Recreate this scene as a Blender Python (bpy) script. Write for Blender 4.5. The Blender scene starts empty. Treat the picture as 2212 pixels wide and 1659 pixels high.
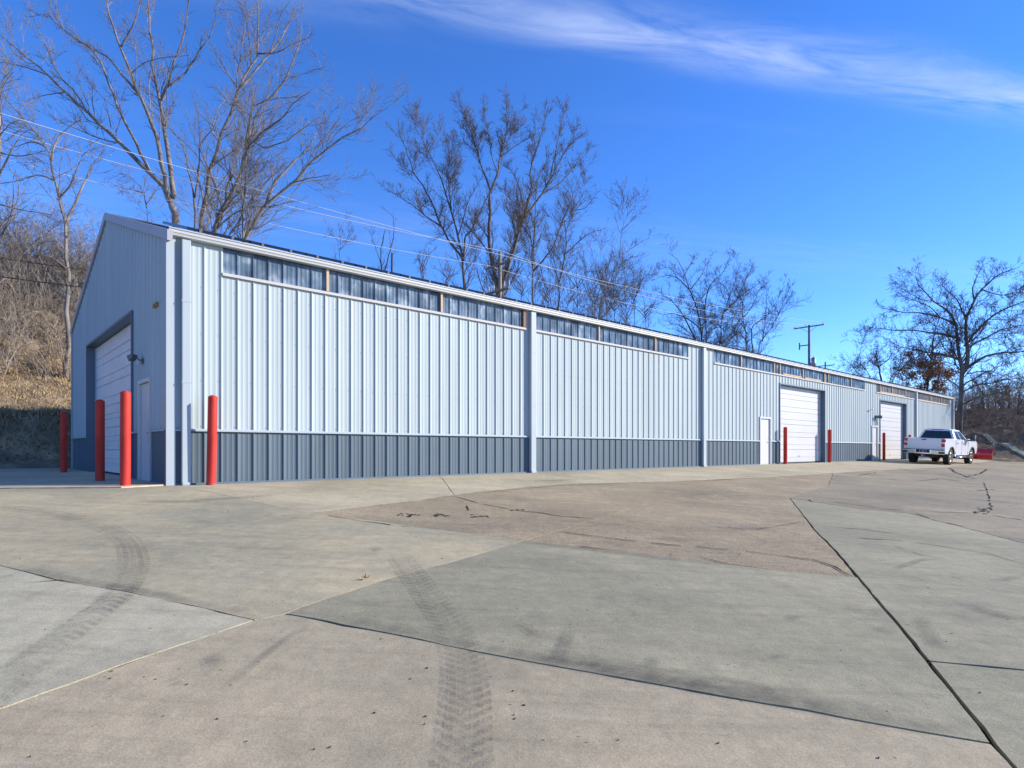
import bpy, bmesh, math, random
import numpy as np
from mathutils import Vector, Matrix, noise as mnoise
from mathutils.geometry import delaunay_2d_cdt

SC = bpy.context.scene
COL = SC.collection
# ------------------------------------------------------------------ camera
F, CX, HY, H = 1331.0, 1106.0, 970.5, 0.668      # focal, centre column, horizon row (2212 px wide photo), eye height over the shed floor
cam_d = bpy.data.cameras.new('camera')
cam = bpy.data.objects.new('camera', cam_d); COL.objects.link(cam)
cam.location = (0, 0, H); cam.rotation_euler = (math.radians(90), 0, 0)
cam_d.sensor_width = 36.0; cam_d.lens = 36.0*F/2212.0
cam_d.shift_y = (HY-829.5)/2212.0
cam_d.clip_start = 0.05; cam_d.clip_end = 4000
SC.camera = cam
# ------------------------------------------------------------------ light
TH = math.radians(47.8)
UX, UY = math.sin(TH), math.cos(TH)              # along the long wall
NX, NY = UY, -UX                                 # out of the long wall
CY0 = 11.33; CX0 = (364-CX)/F*CY0                # near corner of the shed
SUN_PHI, SUN_EL = math.radians(54), math.radians(23)
hx, hy_ = NX*math.cos(SUN_PHI)+UX*math.sin(SUN_PHI), NY*math.cos(SUN_PHI)+UY*math.sin(SUN_PHI)
SUNV = Vector((hx*math.cos(SUN_EL), hy_*math.cos(SUN_EL), math.sin(SUN_EL)))
sd = bpy.data.lights.new('sun', 'SUN'); sd.energy = 4.4; sd.angle = math.radians(0.53); sd.color = (1.0, 0.92, 0.80)
so = bpy.data.objects.new('sun', sd); COL.objects.link(so)
so.rotation_euler = SUNV.to_track_quat('Z', 'Y').to_euler()
so.location = (30, 0, 30)
W = bpy.data.worlds.new('World'); SC.world = W; W.use_nodes = True
wt = W.node_tree; wt.nodes.clear()
def wn(t, **k):
    n = wt.nodes.new(t)
    for a, b in k.items(): setattr(n, a, b)
    return n
wo = wn('ShaderNodeOutputWorld'); wb = wn('ShaderNodeBackground'); wb.inputs['Strength'].default_value = 0.15
sky = wn('ShaderNodeTexSky', sky_type='NISHITA', sun_disc=False)
sky.sun_elevation = SUN_EL; sky.sun_rotation = math.atan2(SUNV.x, SUNV.y)
sky.altitude = 2000; sky.air_density = 1.0; sky.dust_density = 0.0; sky.ozone_density = 4.0
hsv = wn('ShaderNodeHueSaturation'); hsv.inputs['Hue'].default_value = 0.503; hsv.inputs['Saturation'].default_value = 1.17; hsv.inputs['Value'].default_value = 1.10
wt.links.new(sky.outputs[0], hsv.inputs['Color'])
# thin cirrus on a flat layer: direction / height
tc = wn('ShaderNodeTexCoord'); sx = wn('ShaderNodeSeparateXYZ'); wt.links.new(tc.outputs['Generated'], sx.inputs[0])
def wm(op, a, b=None, c=None, clamp=False):
    n = wn('ShaderNodeMath', operation=op); n.use_clamp = clamp
    for i, v in enumerate((a, b, c)):
        if v is None: continue
        if isinstance(v, (int, float)): n.inputs[i].default_value = v
        else: wt.links.new(v, n.inputs[i])
    return n.outputs[0]
zc = wm('MAXIMUM', sx.outputs[2], 0.06)
pxn = wm('DIVIDE', sx.outputs[0], zc); pyn = wm('DIVIDE', sx.outputs[1], zc)
cb_ = wn('ShaderNodeCombineXYZ')
along = wm('ADD', pxn, wm('MULTIPLY', pyn, 0.24)); across = wm('SUBTRACT', pyn, wm('MULTIPLY', pxn, 0.24))
wt.links.new(wm('MULTIPLY', along, 0.9), cb_.inputs[0]); wt.links.new(wm('MULTIPLY', across, 3.6), cb_.inputs[1])
nz = wn('ShaderNodeTexNoise'); nz.inputs['Scale'].default_value = 2.2; nz.inputs['Detail'].default_value = 9; nz.inputs['Roughness'].default_value = 0.62; nz.inputs['Distortion'].default_value = 0.6
wt.links.new(cb_.outputs[0], nz.inputs['Vector'])
nz2 = wn('ShaderNodeTexNoise'); nz2.inputs['Scale'].default_value = 0.9; nz2.inputs['Detail'].default_value = 3
wt.links.new(cb_.outputs[0], nz2.inputs['Vector'])
wob = wm('MULTIPLY', wm('SUBTRACT', nz2.outputs[0], 0.5), 0.22)
dist = wm('ADD', wm('SUBTRACT', across, 1.40), wob)
band = wm('POWER', 2.718, wm('MULTIPLY', wm('MULTIPLY', dist, dist), -135.0))
dist2 = wm('ADD', wm('SUBTRACT', across, 2.9), wm('MULTIPLY', wob, 3))
band2 = wm('MULTIPLY', wm('POWER', 2.718, wm('MULTIPLY', wm('MULTIPLY', dist2, dist2), -9.0)), 0.16)
bandn = wm('MULTIPLY', wm('ADD', band, band2), wm('MULTIPLY', wm('SUBTRACT', nz.outputs[0], 0.33), 3.0, clamp=True))
wisp = wm('MULTIPLY', wm('SUBTRACT', nz2.outputs[0], 0.60, clamp=True), wm('MULTIPLY', nz.outputs[0], 1.6))
cl = wm('ADD', wm('MULTIPLY', bandn, 0.52), wm('MULTIPLY', wisp, 0.22), clamp=True)
mixc = wn('ShaderNodeMixRGB'); mixc.inputs[2].default_value = (3.2, 3.7, 4.9, 1)
tint = wn('ShaderNodeMixRGB', blend_type='MULTIPLY'); tint.inputs[0].default_value = 1.0; tint.inputs[2].default_value = (.84, .89, 1.12, 1)
wt.links.new(hsv.outputs[0], tint.inputs[1])
wt.links.new(cl, mixc.inputs[0]); wt.links.new(tint.outputs[0], mixc.inputs[1])
wt.links.new(mixc.outputs[0], wb.inputs['Color']); wt.links.new(wb.outputs[0], wo.inputs[0])
SC.view_settings.view_transform = 'Standard'; SC.view_settings.look = 'None'
SC.view_settings.exposure = 0.75; SC.view_settings.gamma = 1.0
SC.render.engine = 'CYCLES'

# ------------------------------------------------------------------ geometry of the place
def loc(x, y): return ((x-CX0)*UX+(y-CY0)*UY, (x-CX0)*NX+(y-CY0)*NY)
def wld(s, d): return (CX0+UX*s+NX*d, CY0+UY*s+NY*d)
def zd(d):
    e = d-0.3
    if e <= 0: return 0.0
    if d > 30: e = 29.7
    return -0.07*(e*e/1.6 if e < 0.8 else e-0.4)
def zg(x, y): return zd(loc(x, y)[1])
def px3(xd, yd, Y): return Vector(((xd-CX)/F*Y, Y, H-(yd-HY)/F*Y))
def un(xd, yd):
    t, g = (xd-CX)/F, (yd-HY)/F
    Y = 0.6
    while H-g*Y-zg(t*Y, Y) > 0 and Y < 120: Y += 0.2
    lo, hi = Y-0.2, Y
    for _ in range(20):
        m = (lo+hi)/2
        if H-g*m-zg(t*m, m) > 0: lo = m
        else: hi = m
    return (t*lo, lo)
HILL = np.array([(-1e4,0),(0,0),(.5,.75),(.9,1.45),(1.25,2.0),(1.7,2.2),(5.5,3.5),(9,6.5),(13,10.3),(16,11.3),(25,12),(90,16),(1e4,16)])
def terr(s, d):
    e = -d-13.9
    a = 1.0 if s < 6 else max(0.42, 1-(s-6)*0.0115)
    h = float(np.interp(e, HILL[:, 0], HILL[:, 1]))*a
    edge = 52.8+0.30*max(0, 2.5-d)+0.05*max(0, d)
    b = s-edge
    if b > 0:
        bk = 0.16*b if b < 9 else min(1.44+(b-9)*0.22, 5.0)
        h = max(h, bk)
    return h
def gz(s, d):
    h = terr(s, d)
    z = zd(d)
    if h > 0:
        n = mnoise.noise((s*.35, d*.35, 1.3))*.35+mnoise.noise((s*1.1, d*1.1, 5))*.16
        z = z*max(0, 1-h)+h+n*min(1, h)
    return z

# ------------------------------------------------------------------ materials
MATS = {}
def newmat(name):
    m = bpy.data.materials.new(name); m.use_nodes = True
    MATS[name] = m
    nt = m.node_tree
    return m, nt, nt.nodes['Principled BSDF']
def plain(name, col, rough=0.5, metal=0.0, var=0.06, scale=3.0, bump=0.0, bscale=60.0, spec=0.5, stretch=(1,1,1), coat=0.0):
    m, nt, b = newmat(name)
    b.inputs['Roughness'].default_value = rough; b.inputs['Metallic'].default_value = metal
    b.inputs['Specular IOR Level'].default_value = spec; b.inputs['Coat Weight'].default_value = coat
    t = nt.nodes.new('ShaderNodeTexCoord'); mp = nt.nodes.new('ShaderNodeMapping'); mp.inputs['Scale'].default_value = stretch
    nt.links.new(t.outputs['Object'], mp.inputs[0])
    n = nt.nodes.new('ShaderNodeTexNoise'); n.inputs['Scale'].default_value = scale; n.inputs['Detail'].default_value = 6; n.inputs['Roughness'].default_value = .6
    nt.links.new(mp.outputs[0], n.inputs['Vector'])
    r = nt.nodes.new('ShaderNodeValToRGB')
    r.color_ramp.elements[0].position = .25; r.color_ramp.elements[1].position = .75
    r.color_ramp.elements[0].color = (*[max(0, c*(1-var)) for c in col], 1); r.color_ramp.elements[1].color = (*[min(1, c*(1+var)) for c in col], 1)
    nt.links.new(n.outputs[0], r.inputs[0]); nt.links.new(r.outputs[0], b.inputs['Base Color'])
    if bump > 0:
        n2 = nt.nodes.new('ShaderNodeTexNoise'); n2.inputs['Scale'].default_value = bscale; n2.inputs['Detail'].default_value = 4
        nt.links.new(mp.outputs[0], n2.inputs['Vector'])
        bp = nt.nodes.new('ShaderNodeBump'); bp.inputs['Strength'].default_value = bump; bp.inputs['Distance'].default_value = .02
        nt.links.new(n2.outputs[0], bp.inputs['Height']); nt.links.new(bp.outputs[0], b.inputs['Normal'])
    return m
def two(name, c1, c2, scale, rough=.8, c3=None, stretch=(1,1,1), bump=0.3, bscale=40, lo=.35, hi=.65, detail=8):
    m = plain(name, c1, rough, 0, 0, scale, bump, bscale, .2, stretch)
    r = [n for n in m.node_tree.nodes if n.type == 'VALTORGB'][0].color_ramp
    r.elements[0].color = (*c1, 1); r.elements[1].color = (*c2, 1); r.elements[0].position = lo; r.elements[1].position = hi
    if c3: e = r.elements.new((lo+hi)/2); e.color = (*c3, 1)
    [n for n in m.node_tree.nodes if n.type == 'TEX_NOISE'][0].inputs['Detail'].default_value = detail
    return m
def concrete(name, c1, c2, stain, agg=0.0, seed=0.0, warm=(.5,.33,.2), pit=.8, mul=(1,1,1)):
    c1, c2, stain, warm = [tuple(a*b for a, b in zip(c, mul)) for c in (c1, c2, stain, warm)]
    m, nt, b = newmat(name)
    b.inputs['Roughness'].default_value = .86; b.inputs['Specular IOR Level'].default_value = .25
    L = nt.links.new
    t = nt.nodes.new('ShaderNodeTexCoord')
    def mapped(sc, rz=0.0):
        mp = nt.nodes.new('ShaderNodeMapping'); mp.inputs['Scale'].default_value = sc; mp.inputs['Location'].default_value = (seed, seed*.7, 0)
        mp.inputs['Rotation'].default_value = (0, 0, rz); L(t.outputs['Object'], mp.inputs[0]); return mp.outputs[0]
    def nse(v, s, d=6, ro=.6, dist=0):
        n = nt.nodes.new('ShaderNodeTexNoise'); n.inputs['Scale'].default_value = s; n.inputs['Detail'].default_value = d
        n.inputs['Roughness'].default_value = ro; n.inputs['Distortion'].default_value = dist; L(v, n.inputs['Vector']); return n.outputs[0]
    def ramp(v, p0, p1, a, bb):
        r = nt.nodes.new('ShaderNodeValToRGB'); r.color_ramp.elements[0].position = p0; r.color_ramp.elements[1].position = p1
        r.color_ramp.elements[0].color = (*a, 1) if not isinstance(a, float) else (a, a, a, 1)
        r.color_ramp.elements[1].color = (*bb, 1) if not isinstance(bb, float) else (bb, bb, bb, 1)
        L(v, r.inputs[0]); return r.outputs[0]
    def mix(mode, fac, a, bb):
        n = nt.nodes.new('ShaderNodeMixRGB'); n.blend_type = mode
        if isinstance(fac, float): n.inputs[0].default_value = fac
        else: L(fac, n.inputs[0])
        for i, v in ((1, a), (2, bb)):
            if isinstance(v, tuple): n.inputs[i].default_value = (*v, 1)
            else: L(v, n.inputs[i])
        return n.outputs[0]
    v1 = mapped((1,1,1)); v2 = mapped((.35, 1.3, 1), -.55)
    dk = tuple(a*.78 for a in c1)
    col = ramp(nse(v1, .38, 10, .70, .4), .36, .62, dk, c2)
    col = mix('MIX', ramp(nse(v1, .8, 6, .6, .2), .45, .62, 0.0, .55), col, c1)
    col = mix('MIX', ramp(nse(v2, 1.3, 8, .7, .5), .47, .74, 0.0, .68), col, stain)          # dragged dirt
    col = mix('MIX', ramp(nse(v1, 1.7, 9, .7), .60, .80, 0.0, .38), col, warm)               # rusty patches
    col = mix('MULTIPLY', 1.0, col, ramp(nse(v1, 7, 8, .7), .25, .75, .82, 1.15))
    v3 = mapped((.25, 5.0, 1), -.42); v4 = mapped((4.0, .3, 1), .3)
    col = mix('MULTIPLY', .8, col, ramp(nse(v3, 1.6, 5, .75), .28, .46, .78, 1.0))           # scuffs from blades and tyres
    col = mix('MULTIPLY', .7, col, ramp(nse(v4, 1.1, 5, .75), .28, .44, .82, 1.0))
    col = mix('SCREEN', .35, col, ramp(nse(v3, 2.3, 6, .7), .62, .80, 0.0, .35))             # pale scrapes
    sp = nse(v1, 90 if agg < .3 else 48, 3, .8)
    k = .25+agg*.42
    col = mix('MULTIPLY', 1.0, col, ramp(sp, .3, .7, 1-k, 1+k*.8))
    vo = nt.nodes.new('ShaderNodeTexVoronoi'); vo.inputs['Scale'].default_value = 6.0; L(v1, vo.inputs['Vector'])
    col = mix('MULTIPLY', pit, col, ramp(vo.outputs['Distance'], .03, .07, .35, 1.0))         # dark specks
    L(col, b.inputs['Base Color'])
    bp = nt.nodes.new('ShaderNodeBump'); bp.inputs['Strength'].default_value = .35+agg*.6; bp.inputs['Distance'].default_value = .006
    L(sp, bp.inputs['Height'])
    bp2 = nt.nodes.new('ShaderNodeBump'); bp2.inputs['Strength'].default_value = .25; bp2.inputs['Distance'].default_value = .03
    L(nse(v1, 5, 6, .6), bp2.inputs['Height']); L(bp.outputs[0], bp2.inputs['Normal']); L(bp2.outputs[0], b.inputs['Normal'])
    return m

plain('wall_blue', (.40,.462,.462), .6, .0, .05, 1.2, .03, 5, .16, (1,1,.3))
plain('wainscot_slate', (.088,.125,.150), .5, .0, .07, 1.2, .02, 6, .35, (1,1,.3))
plain('trim_light', (.37,.425,.445), .6, .0, .04, 2)
plain('trim_gutter', (.46,.47,.455), .5, .0, .05, 1.5)
plain('trim_slate', (.11,.15,.19), .45, .0, .06, 2)
plain('rake_metal', (.36,.36,.37), .5, .0, .08, 1.2)
plain('roof_dark', (.06,.08,.11), .45, .0, .1, 1)
plain('solar_edge', (.018,.035,.07), .25, .3, .1, 2)
plain('clip_metal', (.30,.32,.33), .4, .8, .05, 5)
plain('door_white', (.57,.565,.55), .4, .0, .03, 1.5, spec=.4)
plain('door_dirty', (.76,.73,.68), .5, .0, .10, 1.6, spec=.4, stretch=(1,1,2.5))
plain('door_seal', (.03,.03,.032), .8, .0, .1)
plain('wood_post', (.56,.41,.27), .8, 0, .16, 9, .2, 30, .2, (1,1,.2))
plain('wood_dark', (.28,.15,.08), .8, 0, .2, 9, .2, 30, .2, (1,1,.2))
two('sill_paint', (.50,.485,.46), (.40,.25,.15), 5, .6, stretch=(1.4,1,3), lo=.58, hi=.85, bump=.05)
two('skylight_blue', (.050,.085,.125), (.40,.47,.52), 1.9, .18, (.125,.175,.225), (1.5,1,1.1), .05, 9, .30, .78, 2.0)  # whitish patches: backing sheet and sky reflections, both painted into the pane colour
two('skylight_tan', (.10,.10,.10), (.46,.42,.34), 2.6, .3, (.20,.19,.17), (1.6,1,.6), .08, 9, .34, .72, 4)
two('bollard_red', (.40,.030,.022), (.56,.052,.036), 5, .45, (.51,.040,.028), (1,1,.35), .06, 30, .30, .62)
plain('bollard_base', (.33,.06,.045), .7, 0, .25, 20)
plain('lamp_body', (.13,.145,.145), .5, .2, .1, 20)
plain('lamp_lens', (.62,.66,.64), .2, 0, .05, 20)
plain('residue', (.33,.24,.08), .8, 0, .4, 40)
plain('screw', (.20,.25,.29), .4, .3, 0)
concrete('apron', (.45,.405,.32), (.53,.48,.385), (.30,.28,.235), 0, 3, (.44,.33,.22), mul=(1.05,0.99,0.8))
concrete('slab_pink', (.37,.34,.295), (.45,.39,.33), (.27,.26,.23), 0, 11, (.46,.33,.24), mul=(1.03,0.965,0.72))
concrete('slab_grey', (.315,.318,.30), (.375,.37,.345), (.21,.215,.215), .12, 23, (.36,.31,.25), mul=(1.02,0.925,0.63))
concrete('slab_mixed', (.335,.325,.29), (.44,.385,.31), (.25,.24,.22), 0, 31, (.44,.32,.21), mul=(1.14,1.075,0.8))
concrete('slab_pale', (.43,.41,.365), (.50,.465,.40), (.30,.285,.26), 0, 41, (.46,.37,.27), mul=(1,0.96,0.74))
concrete('aggregate', (.27,.225,.18), (.37,.305,.24), (.185,.17,.155), .75, 53, (.36,.26,.17), mul=(1.22,1.16,0.88))
concrete('aggregate_grey', (.27,.255,.23), (.36,.325,.28), (.19,.18,.165), .45, 67, (.33,.26,.19), mul=(1.06,0.97,0.71))
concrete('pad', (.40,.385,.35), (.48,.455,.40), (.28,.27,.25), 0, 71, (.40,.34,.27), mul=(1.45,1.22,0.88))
two('crack_dirt', (.014,.012,.010), (.06,.05,.038), 6, .95)
two('joint_dirt', (.014,.012,.010), (.05,.042,.032), 6, 1.0)
for n_ in ('joint_dirt', 'crack_dirt'): MATS[n_].node_tree.nodes['Principled BSDF'].inputs['Specular IOR Level'].default_value = 0.0
two('dirt', (.075,.058,.040), (.15,.118,.080), 1.5, .95, (.10,.08,.055), bump=.6, bscale=12)
two('hill_soil', (.20,.135,.080), (.44,.31,.18), .9, .95, (.20,.15,.09), bump=.8, bscale=5)
two('dry_grass', (.42,.30,.14), (.60,.46,.26), 1.3, .9, bump=0)
two('leaf_litter', (.16,.09,.045), (.46,.36,.26), 9, .85, (.28,.18,.10), bump=0)
two('bark', (.125,.105,.088), (.31,.275,.235), 3.5, .9, stretch=(1,1,.25), bump=.8, bscale=14)
two('bark_dark', (.075,.062,.052), (.20,.17,.14), 3.5, .9, stretch=(1,1,.25), bump=.8, bscale=14)
two('twig', (.12,.102,.086), (.25,.215,.18), 1.0, .9, bump=0)
two('twig_dark', (.085,.067,.052), (.18,.14,.105), 1.0, .9, bump=0)
two('brush_twig', (.15,.122,.098), (.42,.36,.295), .8, .9, bump=0)
two('thicket_twig', (.20,.14,.095), (.42,.31,.22), .5, .9, bump=0)
two('oak_leaf', (.22,.085,.030), (.44,.22,.085), 3, .8, bump=0)
two('pole_wood', (.17,.14,.11), (.30,.26,.21), 4, .9, stretch=(1,1,.1))
plain('wire', (.55,.56,.56), .7, .0, .02)
plain('cable_black', (.02,.02,.02), .6)
plain('ceramic', (.45,.46,.47), .25, 0, .05)
plain('grey_steel', (.38,.40,.41), .45, .5, .05)
plain('car_white', (.74,.75,.77), .28, 0, .01, 1, coat=.6)
plain('car_black', (.018,.018,.019), .5, 0, .05)
plain('tyre', (.022,.021,.020), .85, 0, .1, 10, .3, 30)
plain('chrome', (.70,.71,.72), .14, 1, .02)
plain('rim_metal', (.42,.42,.43), .3, .8, .05)
plain('glass_dark', (.022,.027,.030), .05, 0, .1, 2, spec=.9)
plain('tail_red', (.48,.012,.014), .18, 0, .05, coat=.5)
plain('lamp_clear', (.75,.72,.72), .15, 0, .02)
plain('plate_dark', (.03,.035,.03), .5)
plain('plow_red', (.62,.020,.028), .3, 0, .06, 2, coat=.3)
plain('sticker_white', (.75,.75,.74), .5)
plain('amber', (.8,.28,.03), .25)

def vary(name, amt, streak):
    nt = MATS[name].node_tree; b = nt.nodes['Principled BSDF']; src = b.inputs['Base Color'].links[0].from_socket
    oi = nt.nodes.new('ShaderNodeObjectInfo'); mr = nt.nodes.new('ShaderNodeMapRange'); mr.inputs[3].default_value = 1-amt; mr.inputs[4].default_value = 1+amt
    nt.links.new(oi.outputs['Random'], mr.inputs[0])
    t = nt.nodes.new('ShaderNodeTexCoord'); mp = nt.nodes.new('ShaderNodeMapping'); mp.inputs['Scale'].default_value = (14, 14, .35); nt.links.new(t.outputs['Object'], mp.inputs[0])
    n = nt.nodes.new('ShaderNodeTexNoise'); n.inputs['Scale'].default_value = 1.0; n.inputs['Detail'].default_value = 5; nt.links.new(mp.outputs[0], n.inputs['Vector'])
    m2 = nt.nodes.new('ShaderNodeMapRange'); m2.inputs[1].default_value = .3; m2.inputs[2].default_value = .7; m2.inputs[3].default_value = 1-streak; m2.inputs[4].default_value = 1+streak; nt.links.new(n.outputs[0], m2.inputs[0])
    mu = nt.nodes.new('ShaderNodeMath'); mu.operation = 'MULTIPLY'; nt.links.new(mr.outputs[0], mu.inputs[0]); nt.links.new(m2.outputs[0], mu.inputs[1])
    vm = nt.nodes.new('ShaderNodeVectorMath'); vm.operation = 'SCALE'; nt.links.new(src, vm.inputs[0]); nt.links.new(mu.outputs[0], vm.inputs['Scale']); nt.links.new(vm.outputs[0], b.inputs['Base Color'])
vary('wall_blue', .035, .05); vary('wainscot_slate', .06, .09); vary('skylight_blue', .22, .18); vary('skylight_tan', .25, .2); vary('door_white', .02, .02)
# tyre marks and smears: dark rubber film, thin enough that the slab shows through
def film(name, col, alpha, kind):
    m, nt, b = newmat(name)
    L = nt.links.new
    b.inputs['Base Color'].default_value = (*col, 1); b.inputs['Roughness'].default_value = .8; b.inputs['Specular IOR Level'].default_value = .2
    uv = nt.nodes.new('ShaderNodeUVMap'); uv.uv_map = 'UVMap'
    sp = nt.nodes.new('ShaderNodeSeparateXYZ'); L(uv.outputs[0], sp.inputs[0])
    def M(op, a, bb=None, clamp=False):
        n = nt.nodes.new('ShaderNodeMath'); n.operation = op; n.use_clamp = clamp
        for i, v in enumerate((a, bb)):
            if v is None: continue
            if isinstance(v, (int, float)): n.inputs[i].default_value = v
            else: L(v, n.inputs[i])
        return n.outputs[0]
    tx = nt.nodes.new('ShaderNodeTexCoord')
    def N(s, d=5):
        n = nt.nodes.new('ShaderNodeTexNoise'); n.inputs['Scale'].default_value = s; n.inputs['Detail'].default_value = d; n.inputs['Roughness'].default_value = .65
        L(tx.outputs['Object'], n.inputs['Vector']); return n.outputs[0]
    u, v = sp.outputs[0], sp.outputs[1]
    edge = M('MULTIPLY', M('MULTIPLY', M('MULTIPLY', u, M('SUBTRACT', 1, u)), 4), 2.2 if kind == 'smear' else 7, True)
    if kind == 'smear':
        endf = M('MULTIPLY', M('MULTIPLY', M('MULTIPLY', v, M('SUBTRACT', 1, v)), 4), 1.0, True)
        a = M('MULTIPLY', M('MULTIPLY', edge, endf), M('MULTIPLY', M('SUBTRACT', N(9), .22), 1.9, True))
    else:
        # lugs: rows of blocks with grooves between
        vv = M('MULTIPLY', v, 11.0)
        skew = M('ADD', vv, M('MULTIPLY', M('ABSOLUTE', M('SUBTRACT', u, .5)), 2.2))
        bl = M('GREATER_THAN', M('ADD', M('SINE', M('MULTIPLY', skew, 6.283)), M('MULTIPLY', M('SUBTRACT', N(30, 2), .5), 2.2)), -.25)
        gr = M('GREATER_THAN', M('ABSOLUTE', M('SINE', M('MULTIPLY', u, 4*3.1416))), .30)
        sides = M('ADD', .55, M('MULTIPLY', M('ABSOLUTE', M('SUBTRACT', u, .5)), 1.0))
        a = M('MULTIPLY', M('MULTIPLY', M('ADD', M('MULTIPLY', M('MULTIPLY', bl, gr), .75), .25), sides), edge)
        a = M('MULTIPLY', a, M('MULTIPLY', M('SUBTRACT', N(1.1, 6), .24), 2.3, True))
        a = M('MULTIPLY', a, M('MULTIPLY', M('SUBTRACT', N(40, 3), .22), 1.8, True))
    L(M('MULTIPLY', a, alpha, True), b.inputs['Alpha'])
    return m
film('rubber_mark', (.075,.072,.068), .80, 'tread')
film('dark_smear', (.085,.083,.08), .34, 'smear')

# ------------------------------------------------------------------ object helpers
def link(name, me, mat, parent=None):
    o = bpy.data.objects.new(name, me)
    if mat and not me.materials: me.materials.append(MATS[mat])
    COL.objects.link(o)
    if parent: o.parent = parent
    return o
def tag(o, label, cat, group=None):
    o['label'] = label; o['category'] = cat
    if group: o['group'] = group
    return o
def empty(name, locn, rz=0.0, label=None, cat=None, group=None):
    o = bpy.data.objects.new(name, None); COL.objects.link(o); o.location = locn; o.rotation_euler = (0, 0, rz)
    o.empty_display_size = .2
    if label: tag(o, label, cat, group)
    return o
def structure(o): o['kind'] = 'structure'; return o
def stuff(o): o['kind'] = 'stuff'; return o
def npmesh(name, V, quads=None, tris=None):
    me = bpy.data.meshes.new(name)
    V = np.asarray(V, dtype=np.float32).reshape(-1, 3)
    parts, starts, tot, base = [], [], [], 0
    for arr, k in ((quads, 4), (tris, 3)):
        if arr is None or len(arr) == 0: continue
        a = np.asarray(arr, dtype=np.int32).reshape(-1, k)
        parts.append(a.ravel()); starts.append(base+np.arange(len(a), dtype=np.int32)*k); tot.append(np.full(len(a), k, dtype=np.int32)); base += a.size
    idx = np.concatenate(parts); st = np.concatenate(starts); tt = np.concatenate(tot)
    me.vertices.add(len(V)); me.vertices.foreach_set('co', V.ravel())
    me.loops.add(len(idx)); me.loops.foreach_set('vertex_index', idx)
    me.polygons.add(len(st)); me.polygons.foreach_set('loop_start', st); me.polygons.foreach_set('loop_total', tt)
    me.update(calc_edges=True)
    return me
class MB:
    def __init__(s): s.bm = bmesh.new()
    def box(s, x0, x1, y0, y1, z0, z1, bev=0.0, rot=None, at=None):
        r = bmesh.ops.create_cube(s.bm, size=1.0)
        vs = r['verts']
        for v in vs: v.co = Vector(((x0+x1)/2+v.co.x*(x1-x0), (y0+y1)/2+v.co.y*(y1-y0), (z0+z1)/2+v.co.z*(z1-z0)))
        if bev > 0:
            es = list({e for v in vs for e in v.link_edges})
            rr = bmesh.ops.bevel(s.bm, geom=es, offset=bev, segments=2, affect='EDGES', profile=.6)
            vs = list({v for f in rr['faces'] for v in f.verts} | {v for v in vs if v.is_valid})
        if rot is not None:
            c = Vector(at if at else ((x0+x1)/2, (y0+y1)/2, (z0+z1)/2))
            for v in vs: v.co = c+rot@(v.co-c)
        return s
    def tube(s, p0, p1, r0, r1=None, n=12, cap=True):
        r1 = r0 if r1 is None else r1
        p0, p1 = Vector(p0), Vector(p1); d = (p1-p0)
        q = d.to_track_quat('Z', 'Y')
        A, B = [], []
        for i in range(n):
            a = 2*math.pi*i/n; c = Vector((math.cos(a), math.sin(a), 0))
            A.append(s.bm.verts.new(p0+q@(c*r0))); B.append(s.bm.verts.new(p1+q@(c*r1)))
        for i in range(n):
            f = s.bm.faces.new((A[i], A[(i+1) % n], B[(i+1) % n], B[i])); f.smooth = True
        if cap: s.bm.faces.new(A[::-1]); s.bm.faces.new(B)
        return s
    def path(s, pts, r, n=6):
        for a, b in zip(pts[:-1], pts[1:]): s.tube(a, b, r, r, n)
        return s
    def poly(s, pts): s.bm.faces.new([s.bm.verts.new(p) for p in pts]); return s
    def prism(s, outline, axis, a0, a1):
        # outline of 2-D points extruded along axis 'x','y' or 'z'
        def P(u, v, a): return {'x': (a, u, v), 'y': (u, a, v), 'z': (u, v, a)}[axis]
        A = [s.bm.verts.new(P(u, v, a0)) for u, v in outline]; B = [s.bm.verts.new(P(u, v, a1)) for u, v in outline]
        n = len(outline)
        for i in range(n): s.bm.faces.new((A[i], A[(i+1) % n], B[(i+1) % n], B[i]))
        s.bm.faces.new(A[::-1]); s.bm.faces.new(B)
        return s
    def lathe(s, prof, axis_y=0, n=32, centre=(0,0,0), smooth=True):
        # profile (radius, offset) turned about the y axis
        rings = []
        for r, o in prof:
            rings.append([s.bm.verts.new((centre[0]+r*math.cos(2*math.pi*i/n), centre[1]+o, centre[2]+r*math.sin(2*math.pi*i/n))) for i in range(n)])
        for a, b in zip(rings[:-1], rings[1:]):
            for i in range(n):
                f = s.bm.faces.new((a[i], a[(i+1) % n], b[(i+1) % n], b[i])); f.smooth = smooth
        return s
    def build(s, name, mat, parent=None, bev=0.0, smooth=False):
        bmesh.ops.recalc_face_normals(s.bm, faces=s.bm.faces[:])
        if bev > 0:
            es = [e for e in s.bm.edges if len(e.link_faces) == 2 and e.calc_face_angle(0) > .5]
            bmesh.ops.bevel(s.bm, geom=es, offset=bev, segments=2, affect='EDGES', profile=.6)
        me = bpy.data.meshes.new(name); s.bm.to_mesh(me); s.bm.free()
        if smooth:
            for p in me.polygons: p.use_smooth = True
        return link(name, me, mat, parent)

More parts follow.
